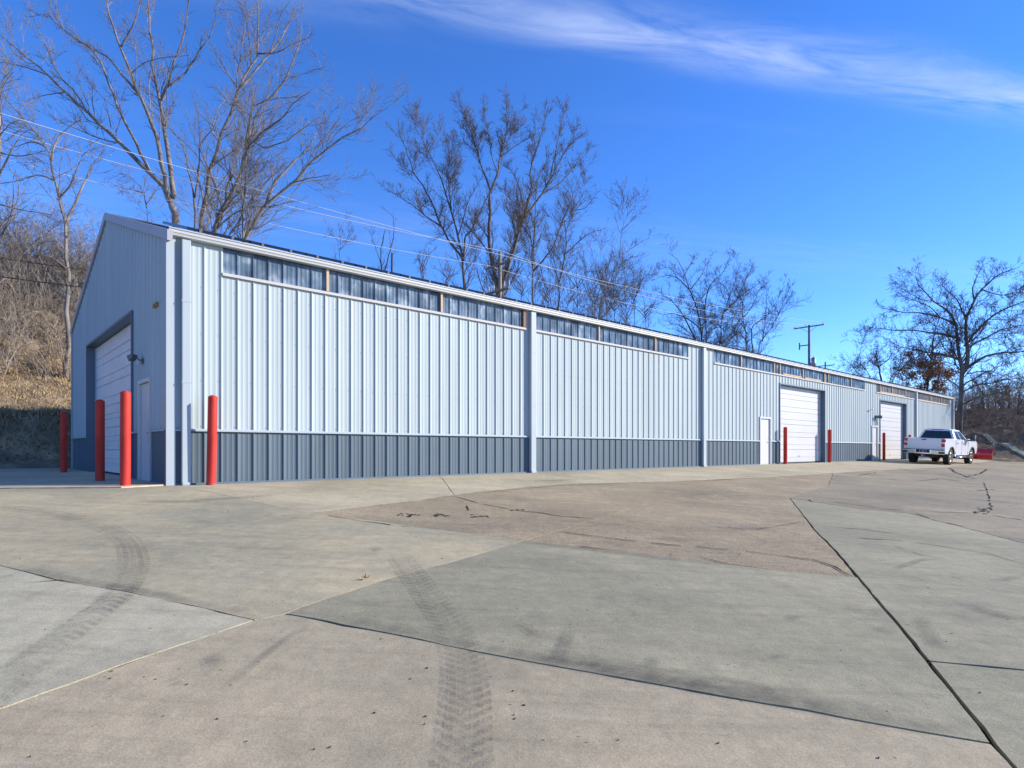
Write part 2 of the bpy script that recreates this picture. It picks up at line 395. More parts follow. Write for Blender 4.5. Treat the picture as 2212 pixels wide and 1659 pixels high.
# ------------------------------------------------------------------ ground sheet (yard sub-base, bank and hillside in one sheet to the horizon)
def axis(core0, core1, step, far0, far1):
    a = list(np.arange(core0, core1+1e-6, step))
    g, x = step, core0
    L_ = []
    while x > far0: g *= 1.35; x -= g; L_.append(x)
    g, x = step, core1; R_ = []
    while x < far1: g *= 1.35; x += g; R_.append(x)
    return np.array(L_[::-1]+a+R_)
gs = axis(-22, 92, .55, -900, 900); gd = axis(-42, 22, .45, -900, 900)
V = []
for d in gd:
    for s in gs:
        x, y = wld(s, d); z = gz(s, d)
        if terr(s, d) <= 0: z -= .09
        V.append((x, y, z))
ns = len(gs); ii = np.arange(len(gd)-1)[:, None]*ns+np.arange(ns-1)[None, :]
Q = np.stack([ii, ii+1, ii+ns+1, ii+ns], -1).reshape(-1, 4)[:, ::-1]
gme = npmesh('ground', V, Q); gme.polygons.foreach_set('use_smooth', [True]*len(gme.polygons))
gme.materials.append(MATS['hill_soil'])
structure(link('ground', gme, None))

# ------------------------------------------------------------------ pavement slabs
rnd = random.Random(5)
def resample(poly, step=.16, jit=.004):
    out = []
    n = len(poly)
    for i in range(n):
        a, b = Vector((*poly[i], 0)), Vector((*poly[(i+1) % n], 0))
        L = (b-a).length
        far = min(a.length, b.length)
        st = step if far < 14 else step*4
        k = max(1, min(160, int(L/st)))
        nrm = Vector((-(b-a).y, (b-a).x, 0)).normalized() if L > 1e-6 else Vector()
        for j in range(k):
            p = a.lerp(b, j/k)
            if j: p = p+nrm*rnd.gauss(0, jit)*min(1, 4*j/k, 4*(k-j)/k)+Vector((mnoise.noise((p.x*2.3, p.y*2.3, 3.1)), mnoise.noise((p.x*2.3, p.y*2.3, 9.1)), 0))*.014*math.sin(math.pi*j/k)
            out.append((p.x, p.y))
    return out
def inset(poly, w):
    n = len(poly); ar = sum(poly[i][0]*poly[(i+1) % n][1]-poly[(i+1) % n][0]*poly[i][1] for i in range(n))
    sg = 1 if ar > 0 else -1; out = []
    for i in range(n):
        a, b, c = Vector(poly[i-1]), Vector(poly[i]), Vector(poly[(i+1) % n])
        e1, e2 = (b-a).normalized(), (c-b).normalized()
        n1, n2 = Vector((-e1.y, e1.x))*sg, Vector((-e2.y, e2.x))*sg
        m = (n1+n2)
        m = m.normalized() if m.length > 1e-4 else n1
        k = 1/max(.35, m.dot(n1))
        out.append(tuple(b+m*w*k))
    return out
pave = bpy.data.objects.new('pavement', None); COL.objects.link(pave); structure(pave)
pave.location = (0, 0, 0)
def slab(name, poly, mat, dz=0.0, gap=.006, thick=.08):
    bm = bmesh.new()
    p2 = inset(resample(poly), gap)
    vs_, _, fs_, *_r = delaunay_2d_cdt([Vector(p) for p in p2], [], [list(range(len(p2)))], 1, 1e-5)
    bv = [bm.verts.new((v[0], v[1], 0)) for v in vs_]
    for f in fs_:
        try: bm.faces.new([bv[i] for i in f])
        except ValueError: pass
    for d in (.3, .5, .7, .9, 1.1):
        bmesh.ops.bisect_plane(bm, geom=bm.verts[:]+bm.edges[:]+bm.faces[:], plane_co=Vector((*wld(0, d), 0)), plane_no=Vector((NX, NY, 0)))
    for v in bm.verts: v.co.z = zg(v.co.x, v.co.y)+dz
    bmesh.ops.recalc_face_normals(bm, faces=bm.faces[:])
    if sum(fc.normal.z for fc in bm.faces) < 0: bmesh.ops.reverse_faces(bm, faces=bm.faces[:])
    be = [e for e in bm.edges if e.is_boundary]
    r = bmesh.ops.extrude_edge_only(bm, edges=be)
    for v in r['geom']:
        if isinstance(v, bmesh.types.BMVert): v.co.z -= thick
    bmesh.ops.recalc_face_normals(bm, faces=bm.faces[:])
    me = bpy.data.meshes.new(name); bm.to_mesh(me); bm.free()
    return link(name, me, mat, pave)
G = lambda pts: [un(*p) for p in pts]
La = [(388,1051),(663,1108),(766,1120),(1009,1152),(1134.5,1168),(1228,1180.5),(1440,1204),(1665,1232),(1851,1248)]
Lb = [(677,1106.5),(899,1080.6),(981,1069),(1072,1059),(1213,1047),(1440,1040),(1636,1032),(1818,1021),(1893,1016),(2050,1009)]
Lc = [(-420,1120),(0,1222),(133,1256),(275,1279),(549,1339.6)]
Ljn = [(616,1326.6),(648,1313),(840,1250),(985.5,1212),(1134.5,1168)]
Lj2 = [(1134.5,1168),(1209,1147),(1291.5,1122),(1440,1073),(1499,1054),(1545,1037)]
Ld = [(616,1326.6),(648,1331.7),(852,1371),(1024.6,1407.4),(1209,1441.6),(1440,1482.7),(1652.5,1520.7),(1834.7,1553.8),(1984,1580.7),(2141,1607)]
Le = [(549,1339.6),(333.5,1412),(0,1531.7),(-420,1684)]
Lf = [(1706,1075.6),(1728,1104),(1760,1146),(1801.6,1187.4),(1851,1247),(1930,1340.6),(2000,1427.5),(2083,1531),(2141,1607),(2300,1780)]
gLf = G(Lf)
def shift(pts, w):
    out = []
    for i, p in enumerate(pts):
        a, b = Vector(pts[max(0, i-1)]), Vector(pts[min(len(pts)-1, i+1)])
        e = (b-a).normalized(); nrm = Vector((-e.y, e.x))
        k = .25+.75*min(1, i/4)
        out.append(tuple(Vector(p)+nrm*w*k))
    return out
gLfR = shift(gLf, .020)
gLa, gLb, gLc, gLjn, gLj2, gLd, gLe = [G(q) for q in (La, Lb, Lc, Ljn, Lj2, Ld, Le)]
padE = G([(262,1054.5),(0,1056.5),(-500,1060)])
slab('slab', gLc+gLe[1:], 'slab_pale', .002)
behind = [(-9, -6), (8, -6)]
slab('slab', [gLe[-1]]+gLe[::-1][1:]+gLd+[gLf[-1]]+[(8, 1.2)]+behind[::-1]+[(-9, 1.0)], 'slab_pink')
slab('slab', gLjn[:1]+gLd[1:]+gLf[:8][::-1][:4]+gLa[::-1][:5]+gLjn[::-1][1:-1], 'slab_grey', .004)
slab('slab', gLc+gLjn+gLa[::-1][5:]+[wld(-.02,.02)]+padE, 'slab_mixed', .002)
# brown aggregate
slab('slab', gLa[1:5]+gLj2[1:]+gLb[::-1][4:], 'aggregate', .0)
slab('slab', [gLa[4]]+gLa[5:]+gLf[:4][::-1]+G([(1789,1048.7),(1800,1022.5)])+gLb[::-1][3:4]+gLj2[::-1][:-1], 'aggregate', -.004)
Lr = [(1706,1075.6),(1850,1098),(1963,1109),(2212,1173.7),(2520,1236)]
gLr = G(Lr); Lh = [(1801.6,1187.4),(2000,1202),(2212,1220.5),(2520,1254)]
far_edge = [wld(52.5, 3.0), wld(53.5, 9), wld(54, 16), wld(30, 16)]
slab('slab', [gLfR[0]]+gLr[1:5]+[wld(30,16)]+far_edge[::-1][1:]+gLb[::-1][:3]+G([(1800,1022.5),(1789,1048.7)]), 'aggregate_grey', .003)
gLh = G(Lh)
slab('slab', gLfR[:4]+gLh[1:4]+gLr[::-1][:-1], 'slab_grey', .0)
Li = [(2000,1427.5),(2212,1448),(2520,1478)]
gLi = G(Li)
slab('slab', gLfR[3:7]+gLi[1:]+[gLh[3], gLh[2], gLh[1]], 'slab_grey', .004)
slab('slab', [gLi[2], (9.4,3.4), (26,8), wld(30,16), gLr[4], gLh[3]], 'slab_grey', .0)
slab('slab', gLfR[6:]+[(8,1.3),(9.4,3.4)]+gLi[::-1][:-1], 'slab_grey', .0)
# apron bays against the wall
cuts = [(388,1051),(663,1108)]
wall_s = [.02, 6.05, 12.2, 18.3, 24.5, 30.5, 36.6, 42.7, 49.0, 56.5]
def lb_at(s):
    pts = [loc(*p) for p in gLb]+[(52.5, 3.2), (57, 3.0)]
    return wld(s, float(np.interp(s, [p[0] for p in pts], [p[1] for p in pts])))
lb_s = [loc(*p)[0] for p in gLb]
slant = {6.05: G([(981,1069)])[0]}
for i in range(len(wall_s)-1):
    s0, s1 = wall_s[i], wall_s[i+1]
    def front(s):
        if s in slant: return slant[s]
        return gLa[1] if s < .5 else lb_at(s+1.0 if s > 7 and s < 50 else s)
    fa, fb = front(s0), front(s1)
    lo_, hi_ = loc(*fa)[0], loc(*fb)[0]
    mid = [p for p, q in zip(gLb, lb_s) if lo_+.15 < q < hi_-.15]
    poly = [wld(s0, .02)]+([gLa[0]] if i == 0 else [])+[fa]+mid+[fb]+[wld(s1, .02)]
    slab('slab', poly, 'apron', .002*(i % 2), .006)
# pad in front of the end door, an inch proud of the yard
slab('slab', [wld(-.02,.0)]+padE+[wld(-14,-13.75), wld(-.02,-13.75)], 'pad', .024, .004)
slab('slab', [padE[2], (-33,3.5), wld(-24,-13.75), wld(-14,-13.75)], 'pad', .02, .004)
slab('slab', [gLc[0], padE[2], (-33,3.5), (-40,-10), (-9,-6), (-9,1.0), gLe[-1]], 'slab_mixed', .0, .004)

# cracks: narrow jagged dirt-filled lines
def strip(name, pts, w, mat, dz, jag=.02, step=.12, uv=False, parent=pave, wvar=.5):
    P = []
    for a, b in zip(pts[:-1], pts[1:]):
        a, b = Vector(a), Vector(b); k = max(1, int((b-a).length/step))
        for j in range(k): P.append(a.lerp(b, j/k))
    P.append(Vector(pts[-1]))
    bm = bmesh.new(); uvl = bm.loops.layers.uv.new('UVMap') if uv else None
    rows, acc = [], 0.0
    for i, p in enumerate(P):
        a, b = P[max(0, i-1)], P[min(len(P)-1, i+1)]
        e = (b-a).normalized(); nr = Vector((-e.y, e.x))
        if i: acc += (P[i]-P[i-1]).length
        q = p+nr*(rnd.gauss(0, jag) if jag else 0)
        ww = w*(1-wvar+2*wvar*rnd.random()) if wvar else w
        if mat == 'crack_dirt' and (i == 0 or i == len(P)-1): ww *= .2
        l, r = q+nr*ww/2, q-nr*ww/2
        rows.append((bm.verts.new((l.x, l.y, zg(l.x, l.y)+dz)), bm.verts.new((r.x, r.y, zg(r.x, r.y)+dz)), acc))
    for i in range(len(rows)-1):
        if mat == 'crack_dirt' and rnd.random() < .10: continue
        f = bm.faces.new((rows[i][0], rows[i][1], rows[i+1][1], rows[i+1][0]))
        if uv:
            tot = rows[-1][2] if mat == 'dark_smear' else 1.0
            for lp, (u, v) in zip(f.loops, ((0, rows[i][2]/tot), (1, rows[i][2]/tot), (1, rows[i+1][2]/tot), (0, rows[i+1][2]/tot))): lp[uvl].uv = (u, v)
    bmesh.ops.recalc_face_normals(bm, faces=bm.faces[:])
    if sum(f.normal.z for f in bm.faces) < 0: bmesh.ops.reverse_faces(bm, faces=bm.faces[:])
    me = bpy.data.meshes.new(name); bm.to_mesh(me); bm.free()
    return link(name, me, mat, parent)
c6 = lambda x, y: ((900+x/1.8355)/1.38879, (1400+y/1.8355)/1.38879)
c7 = lambda x, y: ((1950+x/1.739)/1.38879, (1350+y/1.739)/1.38879)
c5 = lambda x, y: (x/1.8355/1.38879, (1400+y/1.8355)/1.38879)
for pl_, w in ((gLa[:2]+[], .022), (gLa[1:], .020), (gLb, .022), (gLc, .026), (gLjn, .018), (gLj2, .022), (gLd, .020), (gLe, .02), (gLf, .050), (gLr, .018), (gLh[:3], .014), (gLi, .018), (padE, .03)):
    strip('joint', pl_, .11 if pl_ is gLf else .07, 'joint_dirt', -.03 if pl_ is gLf else -.006, .002, .2, wvar=.1)
for i in range(1, len(wall_s)-1):
    strip('joint', [wld(wall_s[i], .03), slant.get(wall_s[i], lb_at(wall_s[i]+1.0))], .06, 'joint_dirt', -.006, .002, .4, wvar=.1)
cracks = [([c6(850,165),c6(980,200),c6(1160,238),c6(1280,250),c6(1450,275),c6(1640,290)],.030),
 ([c6(1430,358),c6(1620,385),c6(2019,430),c7(240,505),c7(500,530),c7(850,575),c7(960,610),c7(1060,665)],.026),
 ([c6(920,210),c6(925,245)],.03),([c7(110,500),c7(190,515)],.02),([c7(125,535),c7(110,560)],.03),
 ([c7(900,400),c7(1100,415),c7(1240,433),c7(1300,440)],.022),([c7(1060,460),c7(1240,470),c7(1400,485),c7(1560,510),c7(1760,540),c7(1951,597)],.02),
 ([c7(840,255),c7(1000,278),c7(1230,310),c7(1500,325),c7(1690,330)],.03),([c7(1740,170),c7(1760,220),c7(1780,320)],.035),([c7(1780,340),c7(1951,370)],.05),
 ([c7(1560,95),c7(1600,120),c7(1650,140),c7(1700,150)],.09),([c7(1650,140),c7(1720,125),c7(1760,100)],.07),([c7(1140,105),c7(1300,120),c7(1480,125),c7(1700,160)],.05),
 ([c7(230,228),c7(480,240),c7(725,248)],.02),([c7(1270,500),c7(1420,550),c7(1550,575)],.012),
 ([c6(1640,290),c6(1800,300),c6(2019,330)],.014),([c6(1100,330),c6(1200,360),c6(1290,352)],.012),([c7(1500,640),c7(1660,690)],.006),
 ([c7(60,270),c7(300,280),c7(520,300),c7(760,340)],.014),([c7(300,400),c7(560,415),c7(800,375)],.012),
 ([c7(1000,120),c7(1080,135),c7(1180,118)],.05),([c7(1240,150),c7(1380,165),c7(1520,150),c7(1640,168)],.05),([c7(1300,95),c7(1360,112),c7(1450,108)],.04),([c7(1560,200),c7(1690,215),c7(1800,205)],.04),
 ([c7(820,255),c7(850,275)],.03),([c7(1380,330),c7(1500,372),c7(1640,402)],.022),([c6(100,262),c6(330,300),c6(560,330),c6(760,345)],.022),([c6(1450,430),c6(1650,455),c6(1800,470)],.03),([c6(1750,60),c6(1900,66)],.03),
 ([c7(240,555),c7(420,600),c7(620,625)],.016),([c5(160,640),c5(330,628),c5(420,645)],.02),([c5(1540,815),c5(1660,770)],.022),([c7(430,525),c7(470,540),c7(460,560)],.012)]
for pts, w in cracks: strip('crack', G(pts), w*.8, 'crack_dirt', .007, w*.40, .16)
def curve(pts, k=8):
    out = []
    P = [Vector(p) for p in pts]
    for i in range(len(P)-1):
        p0, p1, p2, p3 = P[max(0, i-1)], P[i], P[i+1], P[min(len(P)-1, i+2)]
        for j in range(k):
            t = j/k
            out.append(tuple(.5*((2*p1)+(p2-p0)*t+(2*p0-5*p1+4*p2-p3)*t*t+(3*p1-p0-3*p2+p3)*t**3)))
    out.append(tuple(P[-1])); return out
t1 = curve(G([(866,1205),(905,1258),(950,1318),(985,1370),(1005,1425),(1012,1500),(1010,1580),(1004,1700),(990,1900)]))
t2 = curve(G([(-60,1555),(80,1430),(190,1345),(262,1288),(290,1240),(294,1205),(272,1165),(200,1130),(80,1106),(-60,1092)]))
strip('tyre_mark', t1, .25, 'rubber_mark', .020, 0, .08, True, wvar=0)
strip('tyre_mark', t2, .22, 'rubber_mark', .026, 0, .08, True, wvar=0)
for pts, w in [([(2130,1331),(2180,1336),(2260,1341)],.09),([c6(1420,1090),c6(1470,960),c6(1490,880)],.11),([c6(1890,1078),c6(2000,1090)],.16),
    ([c6(380,460),c6(460,455)],.2),([c5(1040,185),c5(1300,175),c5(1550,158)],.22),([c5(700,200),c5(1000,195),c5(1280,180)],.22),([c6(1290,82),c6(1500,78)],.25),([c7(1640,805),c7(1760,850),c7(1900,870)],.22),
    ([c5(930,1185),c5(985,1180)],.05),([c5(955,1205),c5(1010,1198)],.05),([c5(1170,1030),c5(1190,1100),c5(1215,1140)],.12),([c5(1260,1230),c5(1500,1020),c5(1720,870)],.06),
    ([c7(1160,930),c7(1280,970)],.16),([c7(1400,870),c7(1470,980),c7(1520,1060)],.13),([c7(700,870),c7(790,890)],.2),([c7(400,415),c7(640,410)],.3),([c7(0,462),c7(280,478)],.24),([c7(1600,250),c7(1951,285)],.4),
    ([c6(1150,880),c6(1240,890),c6(1330,960)],.1),([c7(600,1085),c7(740,1075)],.1),([c7(1300,660),c7(1480,690)],.14),([c7(1250,640),c7(1420,580),c7(1560,575)],.1),([c7(1780,690),c7(1951,665)],.12)]:
    strip('stain', curve(G(pts)), w, 'dark_smear', .014+.0006*rnd.random()*8, 0, .06, True, wvar=0)
for pl_, off_, w in ((gLd, .07, .15), (gLd[3:], .12, .30), (gLc[1:], .06, .13), (gLa[3:8], -.08, .16), (gLb[1:6], -.12, .25)):
    strip('stain', curve([tuple(Vector(p)+Vector((-(Vector(pl_[min(len(pl_)-1, q+1)])-Vector(pl_[max(0, q-1)])).normalized().y, (Vector(pl_[min(len(pl_)-1, q+1)])-Vector(pl_[max(0, q-1)])).normalized().x))*off_) for q, p in enumerate(pl_)]), w, 'dark_smear', .012+.0006*rnd.random()*8, 0, .06, True, wvar=0)
# loose crumbs of dirt and asphalt on the yard
deb = MB()
for cxp, cyp, n, sx_, sy_ in [(600,268,16,60,12),(1000,272,14,60,10),(770,268,10,40,6),(1190,240,6,60,6)]:
    for _ in range(n):
        q = un(*c6(cxp+rnd.gauss(0, sx_*.5), cyp+rnd.gauss(0, sy_*.5))); r = rnd.uniform(.005, .020)
        z = zg(*q)
        deb.box(q[0]-r*1.6, q[0]+r*1.6, q[1]-r, q[1]+r, z, z+.010, rot=Matrix.Rotation(rnd.random()*3, 3, 'Z'))
for _ in range(22):
    q = un(*c7(1730+rnd.gauss(0, 28), 320+rnd.gauss(0, 8))); r = rnd.uniform(.012, .035); z = zg(*q)
    deb.box(q[0]-r, q[0]+r, q[1]-r, q[1]+r, z, z+.012, rot=Matrix.Rotation(rnd.random()*3, 3, 'Z'))
for _ in range(70):
    q = un(rnd.uniform(0, 2212), rnd.uniform(1060, 1650)); r = rnd.uniform(.0012, .0034)*max(1, q[1]/5); z = zg(*q)
    deb.box(q[0]-r*2.2, q[0]+r*2.2, q[1]-r, q[1]+r, z, z+.006, rot=Matrix.Rotation(rnd.random()*3, 3, 'Z'))
stuff(tag(deb.build('dirt_crumbs', 'dirt'), 'dark crumbs of dirt and broken asphalt scattered over the yard', 'debris'))
# the one curled oak leaf
lf = MB()
lp = un(790, 1253); lz = zg(*lp)+.012
for i, a in enumerate((0.2, 1.0, 1.9, 2.6, 3.4, 4.6, 5.5)):
    r = .055*(1 if i % 2 else .8); c, s_ = math.cos(a), math.sin(a)
    lf.poly([(0, 0, .004), (r*.5*math.cos(a-.35), r*.5*math.sin(a-.35), .012), (r*c, r*s_, .018+.012*(i % 3)), (r*.5*math.cos(a+.35), r*.5*math.sin(a+.35), .008)])
lo_ = lf.build('fallen_leaf', 'oak_leaf'); lo_.location = (lp[0], lp[1], lz)
tag(lo_, 'single curled brown leaf lying on the grey concrete slab', 'leaf')
#BUILDING
# ------------------------------------------------------------------ the metal building (local x along the long wall, y into the building)
ROT = math.atan2(UY, UX)
LEN, WID, EAVE, RISE = 55.45, 12.19, 4.60, 2.03
B = empty('metal_building', (CX0, CY0, 0), ROT, 'long light blue ribbed metal shed with slate wainscot, end door and roller doors', 'building')
RIB = .3048
def prof(a0, a1):
    pts = []
    k = int(math.floor(a0/RIB))-1
    while k*RIB < a1+RIB:
        c = k*RIB
        pts += [(c-.015, 0), (c-.010, .020), (c+.010, .020), (c+.022, 0)]
        for m in (.1016, .2032): pts += [(c+m-.012, 0), (c+m-.007, .002), (c+m+.007, .002), (c+m+.012, 0)]
        k += 1
    pts.sort()
    xs = [p[0] for p in pts]; ys = [p[1] for p in pts]
    f = lambda a: float(np.interp(a, xs, ys))
    return [(a0, f(a0))]+[p for p in pts if a0+1e-4 < p[0] < a1-1e-4]+[(a1, f(a1))]
def sheet(name, a0, a1, z0, z1, mat, side='front', off=0.0, parent=None):
    P = prof(a0, a1); n = len(P)
    f0 = z0 if callable(z0) else (lambda a: z0); f1 = z1 if callable(z1) else (lambda a: z1)
    V = []
    for top in (0, 1):
        for a, o in P:
            z = f1(a) if top else f0(a)
            V.append((a, -(o+off), z) if side == 'front' else (-(o+off), a, z))
    q = [(i, i+1, n+i+1, n+i) if side == 'front' else (i+1, i, n+i, n+i+1) for i in range(n-1)]
    return link(name, npmesh(name, V, q), mat, parent or B)
WZ = 1.035
runs = [(.95, 9.02), (9.36, 17.42), (19.26, 35.9), (37.8, 45.25), (46.0, 54.44)]
openings = [(23.05, 24.1, 2.09), (25.0, 30.14, 3.65), (37.05, 38.03, 2.06), (38.48, 43.55, 3.63)]
gsheets = [i*.9144 for i in range(1, 61)]
brk = sorted(set([.06, LEN]+[round(g, 4) for g in gsheets if g < LEN-.2]+[v for r in runs for v in r]+[v for o in openings for v in o[:2]]))
def in_open(m): return next((o for o in openings if o[0] < m < o[1]), None)
for a0, a1 in zip(brk[:-1], brk[1:]):
    if a1-a0 < .02: continue
    m = (a0+a1)/2; o = in_open(m); r = any(q[0] < m < q[1] for q in runs)
    sheet('wall_panel', a0, a1, o[2] if o else WZ, 4.06 if r else EAVE+.02, 'wall_blue')
    if not o: sheet('wainscot_panel', a0, a1, .03, WZ, 'wainscot_slate')
# translucent strip: one pane per rib bay, board sill under it, studs showing at the joints
for ri, (a0, a1) in enumerate(runs):
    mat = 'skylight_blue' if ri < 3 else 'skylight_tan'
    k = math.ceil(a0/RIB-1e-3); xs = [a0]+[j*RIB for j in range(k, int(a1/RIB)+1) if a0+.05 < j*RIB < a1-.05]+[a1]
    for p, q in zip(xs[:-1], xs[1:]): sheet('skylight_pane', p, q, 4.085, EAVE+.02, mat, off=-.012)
    mb = MB()
    mb.box(a0-.02, a1+.02, -.046, .02, 4.035, 4.09)
    mb.box(a0-.02, a1+.02, -.052, -.046, 4.032, 4.042)
    mb.build('sill_board', 'sill_paint', B)
def stud(x, w, z0, z1, mat, name='wood_stud'):
    MB().box(x-w/2, x+w/2, -.046, .0, z0, z1).build(name, mat, B)
for x in (3.09, 6.12, 12.22, 15.28, 21.4, 24.42, 25.0, 27.47, 30.08, 30.58, 33.73, 38.4, 40.7, 43.35, 49.15, 52.0): stud(x, .055, 4.10, 4.575, 'wood_post')
stud(8.97, .09, 4.10, 4.575, 'wood_dark')
for x0, x1 in ((25.3, 27.3), (27.7, 29.6), (38.5, 43.2), (46.2, 54.2)):
    MB().box(x0, x1, -.050, .0, 4.10, 4.16 if x0 < 46 else 4.12).build('wood_plank', 'wood_post', B)
# flashings
def spans(z, skip=True):
    cur, out = .06, []
    stops = sorted([o[:2] for o in openings]+[(9.13, 9.35), (18.25, 18.5), (45.42, 45.66)])
    for a, b in stops:
        if a > cur: out.append((cur, a))
        cur = max(cur, b)
    out.append((cur, LEN)); return out
for a, b in spans(WZ):
    MB().prism([(0, WZ-.028), (-.052, WZ-.028), (-.052, WZ-.004), (-.030, WZ+.018), (0, WZ+.018)], 'x', a, b).build('wainscot_trim', 'trim_light', B)
for a, b in spans(0):
    MB().box(a, b, -.046, .0, -.02, .035).build('base_trim', 'trim_slate', B)
# corner trim wraps the near corner, lower half slate on the end wall
MB().box(-.050, .105, -.050, .0, .0, EAVE+.02).build('corner_trim', 'trim_light', B)
MB().box(-.0495, -.002, .0, .11, WZ, EAVE+.02).build('corner_trim', 'wall_blue', B)
MB().box(-.0495, -.002, .0, .11, .0, WZ-.003).build('corner_trim', 'wainscot_slate', B)
MB().box(LEN-.02, LEN+.05, -.050, .05, .0, EAVE+.02).build('corner_trim', 'trim_light', B)
# downspouts with an elbow into the gutter and a kick at the foot
for x in (.27, 9.24, 18.38, 45.55, 55.2):
    w = .095 if x > 1 else .075
    d = MB(); d.box(x-w, x+w, -.135, -.036, .05, EAVE-.05, bev=.012)
    d.box(x-w*.98, x+w*.98, -.155, -.036, .0, .06, bev=.01)
    ds = d.build('downspout', 'trim_light', B)
    for z in (1.9, 3.4): MB().box(x-w-.006, x+w+.006, -.140, -.034, z, z+.025).build('strap', 'trim_light', ds)
# box gutter with rolled lip, in lengths
gx = [-.03, 9.2, 18.3, 27.4, 36.6, 45.6, LEN+.05]
gout = [(-.034, EAVE-.02), (-.115, EAVE-.02), (-.135, EAVE-.005), (-.128, EAVE+.02), (-.150, EAVE+.045), (-.150, EAVE+.095), (-.168, EAVE+.100), (-.168, EAVE+.118), (-.135, EAVE+.118), (-.135, EAVE+.02), (-.034, EAVE+.02)]
for a, b in zip(gx[:-1], gx[1:]): MB().prism(gout, 'x', a+.001, b-.001).build('gutter', 'trim_gutter', B)
for x in gx[1:-1]: MB().prism([(p[0]-.003, p[1]) for p in gout[:8]], 'x', x-.04, x+.04).build('gutter_joint', 'trim_gutter', B)
# roof: ribbed sheets from eave to ridge
def zroof(y): return EAVE+.06+RISE*(1-abs(y-WID/2)/(WID/2))
for sgn in (0, 1):
    P = prof(-.05, LEN+.05); n = len(P)
    y0, y1 = (-.09, WID/2) if sgn == 0 else (WID+.12, WID/2)
    V = [(a, y0, zroof(y0)+o) for a, o in P]+[(a, y1, zroof(y1)+o) for a, o in P]
    o_ = link('roof_sheet', npmesh('roof_sheet', V, [(i, i+1, n+i+1, n+i) for i in range(n-1)]), 'roof_dark', B)
MB().prism([(WID/2-.2, zroof(WID/2)-.03), (WID/2, zroof(WID/2)+.06), (WID/2+.2, zroof(WID/2)-.03), (WID/2, zroof(WID/2)+.03)], 'x', -.05, LEN+.05).build('ridge_cap', 'roof_dark', B)
# rake fascia on the near gable, two lengths on the visible slope
def rake(y0, y1, name='rake_trim'):
    z0, z1 = zroof(y0), zroof(y1); b = MB()
    A = [(-.058, y0, z0-.14), (-.058, y0, z0+.055), (-.058, y1, z1+.055), (-.058, y1, z1-.14)]
    C_ = [(.03, p[1], p[2]) for p in A]
    va = [b.bm.verts.new(p) for p in A]; vc = [b.bm.verts.new(p) for p in C_]
    b.bm.faces.new(va); b.bm.faces.new(vc[::-1])
    for i in range(4): b.bm.faces.new((va[i], vc[i], vc[(i+1) % 4], va[(i+1) % 4]))
    b.build(name, 'rake_metal', B)
rake(-.16, 3.98); rake(3.984, WID/2-.001); rake(WID/2+.001, WID+.14)
# end wall
GAP = .16
gz1 = lambda a: zroof(a)-.06
gopen = [(1.25, 2.33, 2.11), (3.0, 9.16, 3.67)]
gb = sorted(set([.06, WID/2, WID]+[round(i*.9144, 4) for i in range(1, 14) if i*.9144 < WID-.1]+[v for o in gopen for v in o[:2]]))
for a0, a1 in zip(gb[:-1], gb[1:]):
    if a1-a0 < .02: continue
    m = (a0+a1)/2; o = next((q for q in gopen if q[0] < m < q[1]), None)
    sheet('gable_panel', a0, a1, o[2] if o else WZ, gz1, 'wall_blue', 'gable')
    if not o: sheet('gable_wainscot', a0, a1, .03, WZ, 'wainscot_slate', 'gable')
for a, b in ((.11, 1.25), (2.33, 3.0), (9.16, WID)):
    b_ = MB(); b_.box(-.052, 0, a, b, WZ-.026, WZ+.014); b_.build('wainscot_trim', 'trim_light', B)
    MB().box(-.047, 0, a, b, -.02, .05).build('base_trim', 'trim_slate', B)
MB().box(-.05, .05, WID-.02, WID+.05, .0, EAVE).build('corner_trim', 'wall_blue', B)
# rear and far walls close the shell
sheet('rear_wall', 0, LEN, 0, EAVE, 'wall_blue', off=-WID)
far = MB(); far.poly([(LEN, 0, 0), (LEN, WID, 0), (LEN, WID, EAVE), (LEN, WID/2, EAVE+RISE), (LEN, 0, EAVE)]); far.build('far_gable_wall', 'wall_blue', B)
MB().box(.05, LEN-.05, .45, WID-.05, -.05, .005).build('floor_slab', 'pad', B)

